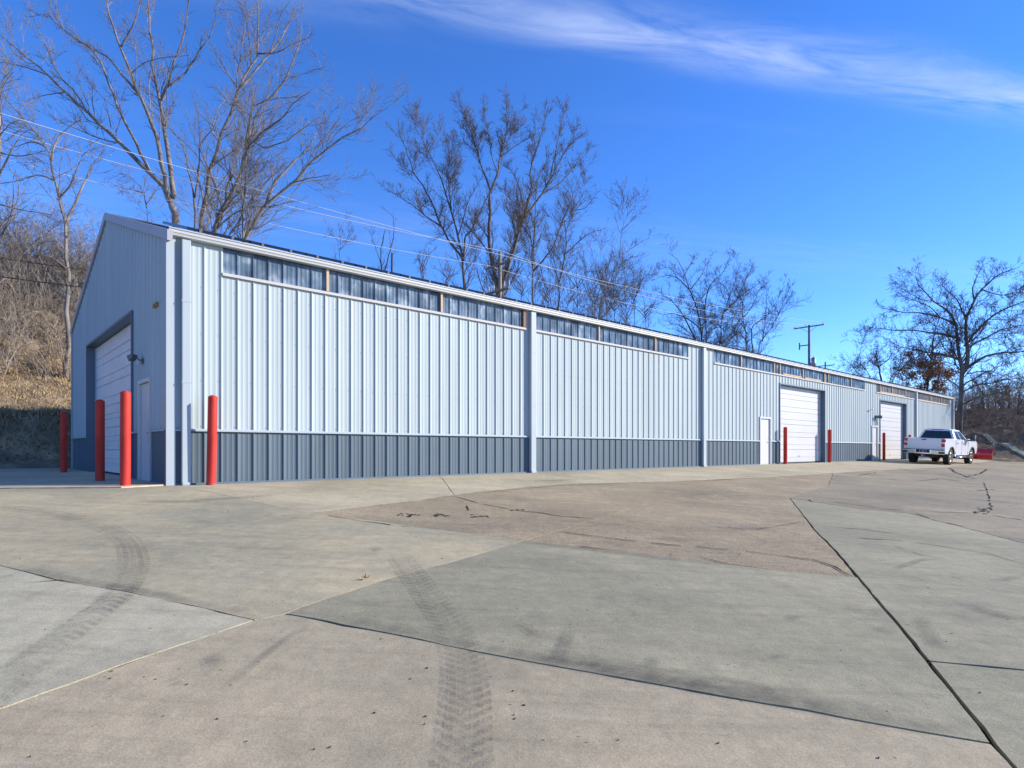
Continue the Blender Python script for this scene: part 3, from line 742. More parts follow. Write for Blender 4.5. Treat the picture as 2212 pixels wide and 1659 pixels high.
# sectional overhead doors: reveal, head, sections with a rolled rib, bottom seal
def overhead(a0, a1, top, side, dirty):
    e0 = .20
    def bx(mb, p0, p1, y0, y1, z0, z1, **k):
        return mb.box(p0, p1, y0, y1, z0, z1, **k) if side == 'front' else mb.box(y0, y1, p0, p1, z0, z1, **k)
    d = empty('overhead_door', (0, 0, 0)); d.parent = B
    for p0, p1 in ((a0-.012, a0+.0), (a1-.0, a1+.012)):
        q = MB(); bx(q, p0-.02, p1+.02, -.045, e0+.03, 0.0, top+.001); q.build('jamb', 'trim_slate', d)
    q = MB(); bx(q, a0-.03, a1+.03, -.046, e0+.03, top, top+.05); q.build('head_trim', 'trim_slate', d)
    q = MB(); bx(q, a0+.021, a0+.07, e0-.03, e0+.02, 0, top-.01); q.build('stop_trim', 'trim_light', d)
    q = MB(); bx(q, a1-.07, a1-.021, e0-.03, e0+.02, 0, top-.01); q.build('stop_trim', 'trim_light', d)
    n = 6; h = (top-.06)/n; base = .05
    for i in range(n):
        z0 = base+i*h; q = MB()
        # section: flat skin with two shallow pressed grooves
        segs = [(z0+.010, z0+h*.36), (z0+h*.40, z0+h*.60 if dirty and i < 3 else z0+h-.005)]
        if dirty and i < 3: segs.append((z0+h*.62, z0+h-.005))
        bx(q, a0+.03, a1-.03, e0+.022, e0+.045, z0+.003, z0+h-.003)
        for s0, s1 in segs: bx(q, a0+.03, a1-.03, e0, e0+.024, s0, s1, bev=.004)
        q.build('door_section', 'door_dirty' if dirty else 'door_white', d)
        for j in range(n if i == 0 else 0): pass
    q = MB(); bx(q, a0+.03, a1-.03, e0+.002, e0+.035, -.02, .052); q.build('bottom_seal', 'door_seal', d)
    if not dirty:
        q = MB(); bx(q, (a0+a1)/2-.08, (a0+a1)/2+.08, e0-.02, e0, .32, .36); q.build('lift_handle', 'grey_steel', d)
    return d
overhead(25.0, 30.14, 3.65, 'front', False)
overhead(38.48, 43.55, 3.63, 'front', False)
overhead(3.0, 9.16, 3.67, 'gable', True)
# entry doors
def entry(a0, a1, top, side, hinge_lo):
    d = empty('entry_door', (0, 0, 0)); d.parent = B
    def bx(mb, p0, p1, y0, y1, z0, z1, **k):
        return mb.box(p0, p1, y0, y1, z0, z1, **k) if side == 'front' else mb.box(y0, y1, p0, p1, z0, z1, **k)
    f = MB(); w = .075
    bx(f, a0, a0+w, -.050, .10, 0, top); bx(f, a1-w, a1, -.050, .10, 0, top); bx(f, a0+w+.0005, a1-w-.0005, -.049, .10, top-w, top-.001)
    f.build('door_frame', 'door_white', d)
    l = MB(); bx(l, a0+w+.006, a1-w-.006, .012, .055, .02, top-w-.006, bev=.003); leaf = l.build('door_leaf', 'door_white', d)
    t = MB(); bx(t, a0+w, a1-w, -.03, .09, -.02, .018); t.build('threshold', 'grey_steel', d)
    hp = a1-w-.09 if hinge_lo else a0+w+.09
    k = MB()
    def P(a, y, z): return (a, y, z) if side == 'front' else (y, a, z)
    k.tube(P(hp, .012, 1.0), P(hp, -.045, 1.0), .016); k.tube(P(hp, -.045, 1.0), P(hp-(.11 if hinge_lo else -.11), -.045, 1.0), .011)
    k.build('door_handle', 'grey_steel', d)
    k = MB(); k.tube(P(hp, .012, 1.18), P(hp, -.012, 1.18), .024); k.build('deadbolt', 'grey_steel', d)
    if side == 'gable':
        g = MB(); g.box(-.035, .012, hp-.02, hp+.02, .78, 1.24, bev=.006); g.build('latch_guard', 'grey_steel', d)
    return d
entry(23.05, 24.1, 2.09, 'front', True); entry(37.05, 38.03, 2.06, 'front', True); entry(1.25, 2.33, 2.11, 'gable', False)
# old adhesive where a sign was pulled off the end wall
rs = MB(); rr_ = random.Random(3)
for _ in range(26):
    y = rr_.uniform(.64, 1.03); z = 3.46+rr_.gauss(0, .018); w = rr_.uniform(.012, .035)
    rs.box(-.040, .0, y-w, y+w, z-w*.6, z+w*.6)
rs.build('glue_residue', 'residue', B)
# screw heads beside the ribs
scw = MB()
for k in range(2, 66):
    x = k*RIB-.055
    if in_open(x): continue
    for z in (1.10, 1.98, 2.86, 3.74, .10):
        scw.box(x-.006, x+.006, -.009, 0, z-.006, z+.006)
for k in range(1, 39):
    y = k*RIB-.055
    if any(o[0]-.1 < y < o[1]+.1 for o in gopen): continue
    for z in (1.10, 1.9, 2.7, 3.5, 4.3): scw.box(-.009, 0, y-.006, y+.006, z-.006, z+.006)
stuff(scw.build('screw_heads', 'screw', B))

def bl(x, y, z): # building local -> world
    a = wld(x, -y); return Vector((a[0], a[1], z))
# solar panels lying along the eave, edge towards the yard
sp_mb = MB(); sp_mb.box(-.565, .565, -.02, 1.9, 0, .05); pm = sp_mb.build('solar_panel', 'solar_edge')
cl_mb = MB(); cl_mb.box(-.025, .025, -.032, .03, -.02, .052); cl_ = cl_mb.build('clamp', 'clip_metal', pm)
cl2 = cl_.copy(); COL.objects.link(cl2)
tilt = math.atan2(RISE, WID/2)
np_ = int((LEN-1.2)/1.16)
for i in range(np_):
    if i == 0: o, c1, c2 = pm, cl_, cl2
    else:
        o = pm.copy(); COL.objects.link(o); c1 = cl_.copy(); COL.objects.link(c1); c2 = cl_.copy(); COL.objects.link(c2)
    x = .62+i*1.16+.25
    p = bl(x, .0, zroof(0)+.125)
    o.location = p; o.rotation_euler = (tilt, 0, ROT)
    c1.parent = o; c2.parent = o; c1.location = (-.33, 0, 0); c2.location = (.25, 0, 0)
    o['label'] = 'dark framed solar panel in the row along the shed roof edge above the gutter'; o['category'] = 'solar panel'; o['group'] = 'solar panels along the eave'
# flood light with motion sensor on the end wall
L1 = empty('flood_light', bl(-.026, 1.98, 2.50), ROT, 'grey flood light with pale lens on the end wall above the entry door', 'light fixture')
MB().box(-.03, .012, -.07, .07, -.09, .09, bev=.012).build('base_plate', 'lamp_body', L1)
a = MB(); a.tube((-.02, 0, .0), (-.12, .05, .06), .022); a.tube((-.12, .05, .06), (-.17, .12, .16), .02); a.build('arm', 'lamp_body', L1)
hd = MB(); R_ = Matrix.Rotation(-.55, 3, 'X')@Matrix.Rotation(.25, 3, 'Y')
hd.prism([(.0, -.05), (.22, -.10), (.22, .10), (.0, .06)], 'x', -.11, .11)
hdo = hd.build('lamp_head', 'lamp_body', L1, bev=.012); hdo.location = (-.2, .13, .17); hdo.rotation_euler = (-.45, 0, .5)
ln = MB(); ln.box(-.10, .10, .218, .232, -.09, .09, bev=.006); ln.build('lens', 'lamp_lens', hdo)
sn = MB(); sn.tube((-.11, .03, -.02), (-.11, .03, -.11), .045, .05); sn.tube((-.11, .03, -.111), (-.11, .03, -.135), .048, .02); sn.build('motion_sensor', 'lamp_lens', L1)
L1.scale = (.62, .62, .62)
# twin-head light over the far entry door
L2 = empty('twin_light', bl(37.75, -.036, 2.62), ROT, 'dark twin-head light above the far entry door', 'light fixture')
MB().box(-.10, .10, -.05, .0, -.09, .09, bev=.02).build('base_plate', 'lamp_body', L2)
for sx2 in (-1, 1):
    q = MB(); q.tube((sx2*.05, -.04, 0), (sx2*.14, -.16, -.02), .03, .05); q.tube((sx2*.14, -.16, -.02), (sx2*.19, -.24, -.04), .085, .10, 16); q.build('lamp_head', 'lamp_body', L2)
    q = MB(); q.tube((sx2*.06, -.022, -.08), (sx2*.06, -.022, -.52), .011); q.build('conduit', 'lamp_body', L2)
L3 = empty('security_camera', bl(36.7, -.036, 2.95), ROT, 'small white security camera on the wall left of the far entry door', 'camera')
MB().tube((0, 0, 0), (0, -.04, 0), .05).build('mount', 'door_white', L3)
q = MB(); q.tube((0, -.04, 0), (0, -.10, .05), .016); q.tube((.08, -.13, .07), (-.14, -.16, .02), .035, .04); q.build('barrel', 'door_white', L3)
# ------------------------------------------------------------------ bollards
BR = .084
def bollard(p, h, label, lean=(0, 0)):
    zb = zg(*p)
    o = empty('bollard', (p[0], p[1], zb), 0, label, 'bollard', 'red pipe bollards')
    o.rotation_euler = (lean[0], lean[1], 0)
    q = MB(); q.tube((0, 0, -.05), (0, 0, h-.012), BR, BR, 32, cap=False); q.tube((0, 0, h-.012), (0, 0, h), BR, BR-.012, 32, cap=False); 
    q.tube((0, 0, h), (0, 0, h+.022), BR-.012, BR*.35, 32)
    q.build('post', 'bollard_red', o)
    q = MB(); q.tube((0, 0, -.04), (0, 0, .035), BR+.004, BR+.002, 32); q.build('scuffed_foot', 'bollard_base', o)
bollard(px3(270.5, 1054, 11.0).xy, 1.69, 'tallest bright red bollard, nearest the camera by the shed corner', (0, .004))
bollard(px3(216, 1041, 12.55).xy, 1.66, 'dark red bollard standing before the end overhead door')
bollard(px3(137.5, 1020, 17.2).xy, 1.70, 'leftmost red bollard, in shade before the grassy bank')
bollard(px3(456, 1049, 11.55).xy, 1.66, 'red bollard against the long wall beside the corner downspout', (.004, .022))
bollard(px3(1696.5, 1004, 27.95).xy, 1.66, 'red bollard left of the middle white overhead door')
bollard(px3(1792, 1001, 31.45).xy, 1.66, 'red bollard right of the middle white overhead door')
bollard(px3(1909.5, 996, 37.4).xy, 1.66, 'red bollard left of the far white overhead door, near the truck')
bollard(px3(1965, 990, 41.0).xy, 1.62, 'red bollard almost hidden behind the truck bed, only its top showing')
#REST
# ------------------------------------------------------------------ pickup truck (local x forward from the rear axle, y left)
TP = (23.78, 35.06); TR = math.radians(40.17)
T = empty('pickup_truck', (TP[0], TP[1], -.134), TR, 'white crew cab pickup truck parked by the far overhead door', 'truck')
T.rotation_euler = (.062, 0, TR)
WB, TRK = 4.03, .84
def arch(cx_, r, n=14, z0=.58): # wheel-arch points from rear to front
    a0 = math.asin(min(1, (z0-.42)/r))
    return [(cx_-r*math.cos(a), .42+r*math.sin(a)) for a in np.linspace(a0, math.pi-a0, n)]
side = [(-1.20, .62), (-1.24, 1.0), (-1.23, 1.44)]
side += [(.72, 1.45), (.80, 1.42), (3.05, 1.40), (3.6, 1.44), (4.6, 1.40), (4.95, 1.30), (5.08, 1.0), (5.05, .62)]
side += [(x, z) for x, z in arch(WB, .56)[::-1]]+[(3.40, .52), (.62, .52)]+[(x, z) for x, z in arch(0, .56)[::-1]]
body = MB()
for sg in (1, -1):
    # skin leans in a little above the waist: outer loop at two depths
    outl = side
    A = [body.bm.verts.new((x, sg*(.995-.035*max(0, (z-1.0)/.45)**2-.02*max(0, (.75-z)/.2)), z)) for x, z in outl]
    C_ = [body.bm.verts.new((x, sg*.80, z)) for x, z in outl]
    n = len(outl)
    body.bm.faces.new(A); body.bm.faces.new(C_[::-1])
    for i in range(n): body.bm.faces.new((A[i], C_[i], C_[(i+1) % n], A[(i+1) % n]))
bd = body.build('body_side', 'car_white', T, bev=.012)
mb = MB(); mb.box(-1.2, .66, -.80, .80, .72, .80); mb.box(.62, .70, -.80, .80, .78, 1.43); mb.build('bed', 'car_white', T)
mb = MB(); mb.prism([(3.0, 1.36), (3.15, 1.44), (3.7, 1.47), (4.6, 1.43), (4.98, 1.30), (5.08, 1.0), (5.05, .6), (4.9, .6), (4.85, 1.2), (3.0, 1.2)], 'y', -.90, .90); mb.build('hood', 'car_white', T, bev=.03)
mb = MB(); mb.box(.72, 3.1, -.86, .86, .55, 1.38); mb.box(-.9, 4.6, -.55, .55, .45, .62); mb.box(-1.0, -.2, -.45, .45, .38, .5); mb.box(.3, 3.4, -.7, .7, .42, .55); mb.build('chassis', 'car_black', T)
mb = MB()
for x in (0, WB): mb.box(x-.55, x+.55, -.80, .80, .55, 1.02)
mb.build('wheel_well', 'car_black', T)
# greenhouse
def hull(name, lowpts, hipts, mat, parent, bev):
    b = MB(); A = [b.bm.verts.new(p) for p in lowpts]; C_ = [b.bm.verts.new(p) for p in hipts]; n = len(A)
    for i in range(n): b.bm.faces.new((A[i], A[(i+1) % n], C_[(i+1) % n], C_[i]))
    b.bm.faces.new(A[::-1]); b.bm.faces.new(C_)
    return b.build(name, mat, parent, bev=bev)
lowc = [(.76, -.935, 1.38), (3.22, -.92, 1.38), (3.30, -.5, 1.39), (3.30, .5, 1.39), (3.22, .92, 1.38), (.76, .935, 1.38), (.70, .5, 1.38), (.70, -.5, 1.38)]
hic = [(1.02, -.70, 1.955), (2.30, -.69, 1.955), (2.38, -.4, 1.965), (2.38, .4, 1.965), (2.30, .69, 1.955), (1.02, .70, 1.955), (.96, .4, 1.965), (.96, -.4, 1.965)]
cab = hull('cab', lowc, hic, 'car_white', T, .035)
mb = MB(); mb.box(1.0, 2.3, -.55, .55, 1.955, 1.995, bev=.018); mb.build('roof', 'car_white', T)
mb = MB(); mb.box(.925, 1.02, -.30, .30, 1.93, 1.962, bev=.01); mb.build('brake_light', 'tail_red', T)
def pane(name, pts, off, mat='glass_dark', th=.006):
    P = [Vector(p) for p in pts]; n = (P[1]-P[0]).cross(P[2]-P[0]).normalized()
    if n.dot(Vector(off)) < 0: n = -n
    b = MB(); A = [b.bm.verts.new(p+n*.005) for p in P]; C_ = [b.bm.verts.new(p-n*.02) for p in P]; k = len(P)
    b.bm.faces.new(A); b.bm.faces.new(C_[::-1])
    for i in range(k): b.bm.faces.new((A[i], C_[i], C_[(i+1) % k], A[(i+1) % k]))
    return b.build(name, mat, T)
def onface(c00, c10, c11, c01, u, v):
    a = Vector(c00).lerp(Vector(c10), u); b = Vector(c01).lerp(Vector(c11), u); return a.lerp(b, v)
# rear window, in three lights
RW = ((.70, .80, 1.38), (.70, -.80, 1.38), (.955, -.60, 1.96), (.955, .60, 1.96))
pane('rear_window', [onface(*RW, u, v) for u, v in ((.0, .10), (1.0, .10), (.97, .86), (.03, .86))], (-1, 0, 0))
for u0 in (.33, .66): pane('window_bar', [onface(*RW, u, v)+Vector((-.006, 0, 0)) for u, v in ((u0, .10), (u0+.012, .10), (u0+.012, .86), (u0, .86))], (-1, 0, 0), 'car_black')
for sg in (1, -1):
    SF = ((.76, sg*.935, 1.38), (3.22, sg*.92, 1.38), (2.30, sg*.69, 1.955), (1.02, sg*.70, 1.955))
    pane('side_window', [onface(*SF, u, v) for u, v in ((.14, .08), (.46, .06), (.48, .88), (.13, .86))], (0, sg, 0))
    pane('side_window', [onface(*SF, u, v) for u, v in ((.51, .06), (.90, .05), (.92, .80), (.90, .88), (.53, .88))], (0, sg, 0))
    for hxp in (1.0, 2.05):
        mb = MB(); mb.box(hxp, hxp+.22, sg*.985-.02, sg*.985+.02, 1.17, 1.21, bev=.008); mb.build('door_handle', 'car_black', T)
    for xg in (.74, 1.86, 3.12): # shut lines
        mb = MB(); mb.box(xg, xg+.012, sg*.992-.006, sg*.992+.006, .56, 1.36); mb.build('shut_line', 'car_black', T)
    mb = MB(); mb.box(2.95, 3.05, sg*.93-.03, sg*.93+.03, 1.34, 1.44); mb.box(2.98, 3.06, min(sg*.95, sg*1.12), max(sg*.95, sg*1.12), 1.36, 1.43); mb.box(2.93, 3.10, min(sg*1.10, sg*1.34), max(sg*1.10, sg*1.34), 1.34, 1.70, bev=.03)
    mir = mb.build('mirror', 'car_black', T)
    mb = MB(); mb.box(2.922, 2.931, min(sg*1.125, sg*1.315), max(sg*1.125, sg*1.315), 1.37, 1.67); mb.build('mirror_glass', 'glass_dark', mir)
    mb = MB(); mb.box(3.05, 3.12, min(sg*1.11, sg*1.345), max(sg*1.11, sg*1.345), 1.5, 1.70, bev=.02); mb.build('mirror_cap', 'car_white', mir)
    # running board
    mb = MB(); mb.tube((.75, sg*1.0, .42), (3.35, sg*1.0, .42), .045, .045, 10)
    for xb in (1.0, 2.0, 3.0): mb.tube((xb, sg*.98, .42), (xb, sg*.7, .55), .025)
    mb.build('running_board', 'chrome', T)
    # wheel-arch flares
    for cxw in (0, WB):
        o1 = arch(cxw, .60); i1 = arch(cxw, .545)
        mb = MB(); mb.prism(o1+i1[::-1], 'y', sg*.94, sg*1.012); mb.build('arch_trim', 'car_black', T)
    # tail lights, clear lamp between two red fields
    mb = MB(); mb.box(-1.265, -1.10, sg*.90-.085, sg*.90+.085, 1.24, 1.40, bev=.02); mb.box(-1.262, -1.10, sg*.90-.08, sg*.90+.08, .98, 1.15, bev=.02)
    tl = mb.build('tail_light', 'tail_red', T)
    mb = MB(); mb.box(-1.260, -1.12, sg*.90-.07, sg*.90+.07, 1.155, 1.235, bev=.01); mb.build('reversing_lamp', 'lamp_clear', tl)
    # headlights
    mb = MB(); mb.box(4.96, 5.10, sg*.80-.14, sg*.80+.14, 1.0, 1.14, bev=.02); mb.build('headlight', 'lamp_clear', T)
    # wheels
    for cxw in (0, WB):
        w = empty('wheel', (cxw, sg*TRK, .42)); w.parent = T
        mb = MB(); mb.lathe([(.24, -.13), (.36, -.14), (.405, -.125), (.42, -.09), (.42, .09), (.405, .125), (.36, .14), (.24, .13)], n=40)
        for i in range(36):
            a = 2*math.pi*i/36
            mb.box(-.03, .03, -.135, -.06, .410, .432, rot=Matrix.Rotation(a, 3, 'Y'), at=(0, 0, 0))
            mb.box(-.03, .03, .06, .135, .410, .432, rot=Matrix.Rotation(a+.08, 3, 'Y'), at=(0, 0, 0))
        mb.build('tyre', 'tyre', w)
        mb = MB(); mb.lathe([(.24, -.12), (.25, .125*1), (.235, .13), (.225, .05), (.0001, .05)] if sg > 0 else [(.24, .12), (.25, -.125), (.235, -.13), (.225, -.05), (.0001, -.05)], n=32)
        mb.build('rim_barrel', 'car_black', w)
        mb = MB()
        for i in range(6):
            for da in (-.16, .16):
                a = 2*math.pi*i/6+da
                y0, y1 = (sg*.075, sg*.115)
                mb.box(-.02, .02, min(y0, y1), max(y0, y1), .05, .235, rot=Matrix.Rotation(a, 3, 'Y'), at=(0, 0, 0))
        mb.tube((0, sg*.06, 0), (0, sg*.135, 0), .07, .06, 16)
        mb.lathe([(.222, sg*.11), (.25, sg*.135), (.25, sg*.10)], n=32)
        mb.build('rim', 'rim_metal', w)
# tailgate
mb = MB(); mb.box(-1.255, -1.18, -.815, .815, .80, 1.435, bev=.018); mb.box(-1.262, -1.24, -.80, .80, .86, .90, bev=.006); tg = mb.build('tailgate', 'car_white', T)
mb = MB(); mb.box(-1.272, -1.25, -.10, .12, 1.33, 1.385, bev=.012); mb.build('handle', 'car_black', tg)
mb = MB(); mb.box(-1.262, -1.25, -.72, -.64, .93, .955); mb.build('badge', 'grey_steel', tg)
# bumper: chrome wings, black step pad, corner steps
mb = MB()
for sg in (1, -1):
    mb.prism([(-1.40, sg*.32), (-1.40, sg*.40), (-1.36, sg*.98), (-1.15, sg*1.0), (-1.15, sg*.32)], 'z', .56, .80)
mb.box(-1.40, -1.2, -.34, .34, .555, .64)
bmp = mb.build('rear_bumper', 'chrome', T, bev=.02)
mb = MB(); mb.box(-1.385, -1.2, -.45, .45, .645, .79); mb.box(-1.40, -1.16, -.99, .99, .795, .815); mb.build('step_pad', 'car_black', bmp)
for sg in (1, -1):
    mb = MB(); mb.box(-1.385, -1.14, min(sg*.74, sg*1.005), max(sg*.74, sg*1.005), .60, .71, bev=.02); mb.build('corner_step', 'car_black', bmp)
mb = MB(); mb.box(-1.398, -1.388, -.155, .155, .645, .785); pl = mb.build('licence_plate', 'plate_dark', T)
mb = MB()
mb.box(-1.401, -1.397, -.16, .16, .782, .79); mb.box(-1.401, -1.397, -.16, .16, .64, .648); mb.box(-1.401, -1.397, -.16, -.15, .648, .782); mb.box(-1.401, -1.397, .15, .16, .648, .782)
for i in range(3): mb.box(-1.402, -1.397, -.05+i*.033, -.025+i*.033, .69, .73)
mb.build('plate_lettering', 'sticker_white', pl)
mb = MB(); mb.box(-1.45, -1.0, -.04, .04, .44, .52); mb.tube((-1.42, 0, .52), (-1.42, 0, .56), .02); mb.box(-1.45, -1.39, -.02, .02, .30, .44); mb.build('hitch', 'grey_steel', T)
mb = MB(); mb.tube((-.9, -.55, .50), (-.3, -.6, .46), .045); mb.tube((0, -.8, .42), (0, .8, .42), .06); mb.tube((0, 0, .42), (0, .001, .42), .17); mb.build('axle', 'car_black', T)
mb = MB()
for sg in (1, -1): mb.box(-.50, -.47, sg*.84-.13, sg*.84+.13, .42, .66)
mb.build('mud_flap', 'car_black', T)
mb = MB(); mb.box(2.98, 3.0, -.62, .62, 1.39, 1.42); mb.build('dash', 'car_black', T)
# windscreen
WS = ((3.29, .80, 1.40), (3.29, -.80, 1.40), (2.385, -.58, 1.95), (2.385, .58, 1.95))
pane('windscreen', [onface(*WS, u, v) for u, v in ((.02, .06), (.98, .06), (.98, .93), (.02, .93))], (1, 0, .5))
# ------------------------------------------------------------------ snow plough hung on the truck nose
P_ = empty('snow_plow', (0, 0, 0), 0, 'red snow plow blade mounted on the front of the white pickup', 'snow plow')
P_.matrix_world = T.matrix_world
P_.location = T.location; P_.rotation_euler = T.rotation_euler
for sg in (1, -1):
    mb = MB(); prof_ = []
    for i in range(10):
        a = i/9; z = .25+.60*a; x = .16*math.sin(a*math.pi*.9)*-1+.10*a*a
        prof_.append((x, z))
    rows = []
    for k in range(2):
        y = sg*(.04+k*1.56); xo = 5.62+(.30 if k else 0)
        rows.append([mb.bm.verts.new((xo+x, y, z*(1.0+.06*k))) for x, z in prof_])
        rows.append([mb.bm.verts.new((xo+x+.035, y, z*(1.0+.06*k))) for x, z in prof_])
    a0, b0, a1, b1 = rows
    for i in range(9):
        mb.bm.faces.new((a0[i], a0[i+1], a1[i+1], a1[i])); mb.bm.faces.new((b0[i], b1[i], b1[i+1], b0[i+1]))
        mb.bm.faces.new((a0[i], b0[i], b0[i+1], a0[i+1])); mb.bm.faces.new((a1[i], a1[i+1], b1[i+1], b1[i]))
    mb.bm.faces.new((a0[9], b0[9], b1[9], a1[9])); mb.bm.faces.new((a0[0], a1[0], b1[0], b0[0]))
    bl_ = mb.build('blade', 'plow_red', P_)
    mb = MB()
    for y in (.5, 1.0, 1.45):
        xo = 5.62+.30*(y-.04)/1.72; mb.prism([(xo-.16, .32), (xo-.02, .26), (xo+.04, .83), (xo-.05, .83), (xo-.13, .68)], 'y', sg*y-.018, sg*y+.018)
    xo = 5.62
    mb.build('rib', 'plow_red', bl_)
    mb = MB(); mb.box(5.46, 5.50, min(sg*.35, sg*.75), max(sg*.35, sg*.75),   .70, .78, rot=Matrix.Rotation(sg*.17, 3, 'Z')); mb.build('sticker', 'sticker_white', bl_)
mb = MB(); mb.box(5.0, 5.5, -.45, .45, .22, .34); mb.tube((5.15, -.35, .25), (5.2, -.35, 1.12), .05); mb.tube((5.15, .35, .25), (5.2, .35, 1.12), .05); mb.box(5.14, 5.26, -.75, .75, 1.05, 1.15); mb.tube((5.3, -.2, .3), (5.62, -.9, .35), .04); mb.tube((5.3, .2, .3), (5.62, .9, .35), .04)
mb.build('mount_frame', 'car_black', P_)
for sg in (1, -1):
    mb = MB(); mb.box(5.12, 5.30, sg*.80-.17, sg*.80+.17, 1.06, 1.26, bev=.03); lh = mb.build('plow_light', 'car_black', P_)
    mb = MB(); mb.box(5.18, 5.26, min(sg*.96, sg*.99), max(sg*.96, sg*.99), 1.08, 1.14); mb.build('marker', 'amber', lh)
    mb = MB(); mb.tube((5.90, sg*1.58, .84), (5.92, sg*1.60, 1.25), .012); mb.build('guide_rod', 'plow_red', P_)

# ------------------------------------------------------------------ utility poles and wires
def pole(name, base, top, label, arms, extras=()):
    o = empty(name, base, ROT, label, 'utility pole', 'utility poles behind the shed')
    h = top-base[2]
    mb = MB(); mb.tube((0, 0, -.3), (0, 0, h), .17, .115, 14); mb.build('shaft', 'pole_wood', o)
    for z, hw, ins in arms:
        zz = z-base[2]
        mb = MB(); mb.box(-.20, -.10, -hw, hw, zz-.06, zz+.06); 
        ar = mb.build('crossarm', 'pole_wood', o)
        mb = MB(); mb.tube((-.16, -hw*.55, zz-.05), (-.1, 0, zz-.6), .02); mb.tube((-.16, hw*.55, zz-.05), (-.1, 0, zz-.6), .02); mb.build('brace', 'grey_steel', o)
        for y in ins:
            mb = MB(); mb.tube((-.15, y, zz+.06), (-.15, y, zz+.13), .018); mb.tube((-.15, y, zz+.13), (-.15, y, zz+.19), .055, .06); mb.tube((-.15, y, zz+.20), (-.15, y, zz+.25), .04, .05); mb.build('insulator', 'ceramic', ar)
    return o
Pw1 = px3(1080, 600, 40); Pw2 = px3(1748, 700, 65); Pw0 = Vector((2*Pw1.x-Pw2.x, 2*Pw1.y-Pw2.y, 0)); Pw3 = px3(1783, 760, 95)
z1 = px3(1080, 545, 40).z; z2 = px3(1748, 702, 65).z
def tz(p): return gz(*loc(p.x, p.y))
p1 = pole('utility_pole', (Pw1.x, Pw1.y, tz(Pw1)), z1, 'wooden utility pole with two crossarms behind the middle of the shed roof',
     [(z1-.85, 1.25, (-1.15, 1.15)), (z1-2.55, 1.15, (-1.0, -.55, .5, .95))])
b0 = z1-tz(Pw1)
mb = MB()
for y in (-1.05, -.6, .45, .95):
    mb.tube((-.15, y, b0-2.5), (-.15, y, b0-2.05), .05, .04)
mb.build('cutout', 'ceramic', p1)
mb = MB(); mb.box(-.32, -.22, -1.15, 1.15, b0-2.62, b0-2.50); mb.build('crossarm', 'pole_wood', p1)
mb = MB(); mb.path([(-.15, -1.1, b0-.7), (-.2, -1.0, b0-1.5), (-.15, -.9, b0-2.05)], .012); mb.path([(-.15, 1.1, b0-.7), (-.25, 1.05, b0-1.7), (-.15, .95, b0-2.05)], .012); mb.tube((.17, 0, b0-2.6), (.17, 0, .1), .03); mb.build('jumper', 'cable_black', p1)
p2 = pole('utility_pole', (Pw2.x, Pw2.y, tz(Pw2)), z2, 'wooden utility pole with one crossarm and a transformer near the right', [(z2-.2, 1.55, (-1.45, .35, 1.45))])
h2 = z2-tz(Pw2)
mb = MB(); mb.tube((.05, -.42, h2-4.6), (.05, -.42, h2-3.5), .22, .22, 18); mb.tube((.05, -.42, h2-3.5), (.05, -.42, h2-3.3), .05); mb.box(-.02, .12, -.3, 0, h2-4.2, h2-4.0); mb.build('transformer', 'grey_steel', p2)
mb = MB(); mb.box(-.05, .05, 0, 1.0, h2-2.15, h2-2.05); mb.tube((0, 1.0, h2-2.5), (0, 1.0, h2-1.75), .07); mb.build('side_arm', 'pole_wood', p2)
z3 = px3(1783, 786, 95).z
p3 = pole('utility_pole', (Pw3.x, Pw3.y, tz(Pw3)), z3+.3, 'distant utility pole whose top just clears the shed roof', [(z3-.3, 1.4, (-1.3, 1.3))])
# ------------------------------------------------------------------ trees
UPV = np.array([0, 0, 1.0])
def unit(a): return a/np.maximum(np.linalg.norm(a, axis=-1, keepdims=True), 1e-9)
def tubes(P, Rd, sides):
    # P (N,K,3), Rd (N,K) -> verts, quads
    N, K, _ = P.shape
    T_ = np.empty_like(P); T_[:, 1:-1] = P[:, 2:]-P[:, :-2]; T_[:, 0] = P[:, 1]-P[:, 0]; T_[:, -1] = P[:, -1]-P[:, -2]
    T_ = unit(T_)
    ref = np.tile(np.array([.37, .91, .17]), (N, 1)); main = unit(P[:, -1]-P[:, 0])
    bad = np.abs((main*unit(ref)).sum(-1)) > .9; ref[bad] = (1, 0, .1)
    A = unit(np.cross(T_, ref[:, None, :])); Bv = np.cross(T_, A)
    ang = np.arange(sides)*2*np.pi/sides
    V = P[:, :, None, :]+Rd[:, :, None, None]*(np.cos(ang)[None, None, :, None]*A[:, :, None, :]+np.sin(ang)[None, None, :, None]*Bv[:, :, None, :])
    base = (np.arange(N)*K*sides)[:, None, None]+(np.arange(K-1)*sides)[None, :, None]; j = np.arange(sides)[None, None, :]; j2 = (j+1) % sides
    Q = np.stack(np.broadcast_arrays(base+j, base+j2, base+sides+j2, base+sides+j), -1).reshape(-1, 4)
    return V.reshape(-1, 3), Q
def tubemesh(name, sets, mat, parent):
    VV, QQ, off = [], [], 0
    for P, Rd, s in sets:
        if len(P) == 0: continue
        v, q = tubes(P, Rd, s); VV.append(v); QQ.append(q+off); off += len(v)
    me = npmesh(name, np.concatenate(VV), np.concatenate(QQ)); me.polygons.foreach_set('use_smooth', np.ones(len(me.polygons), dtype=bool))
    return link(name, me, mat, parent)
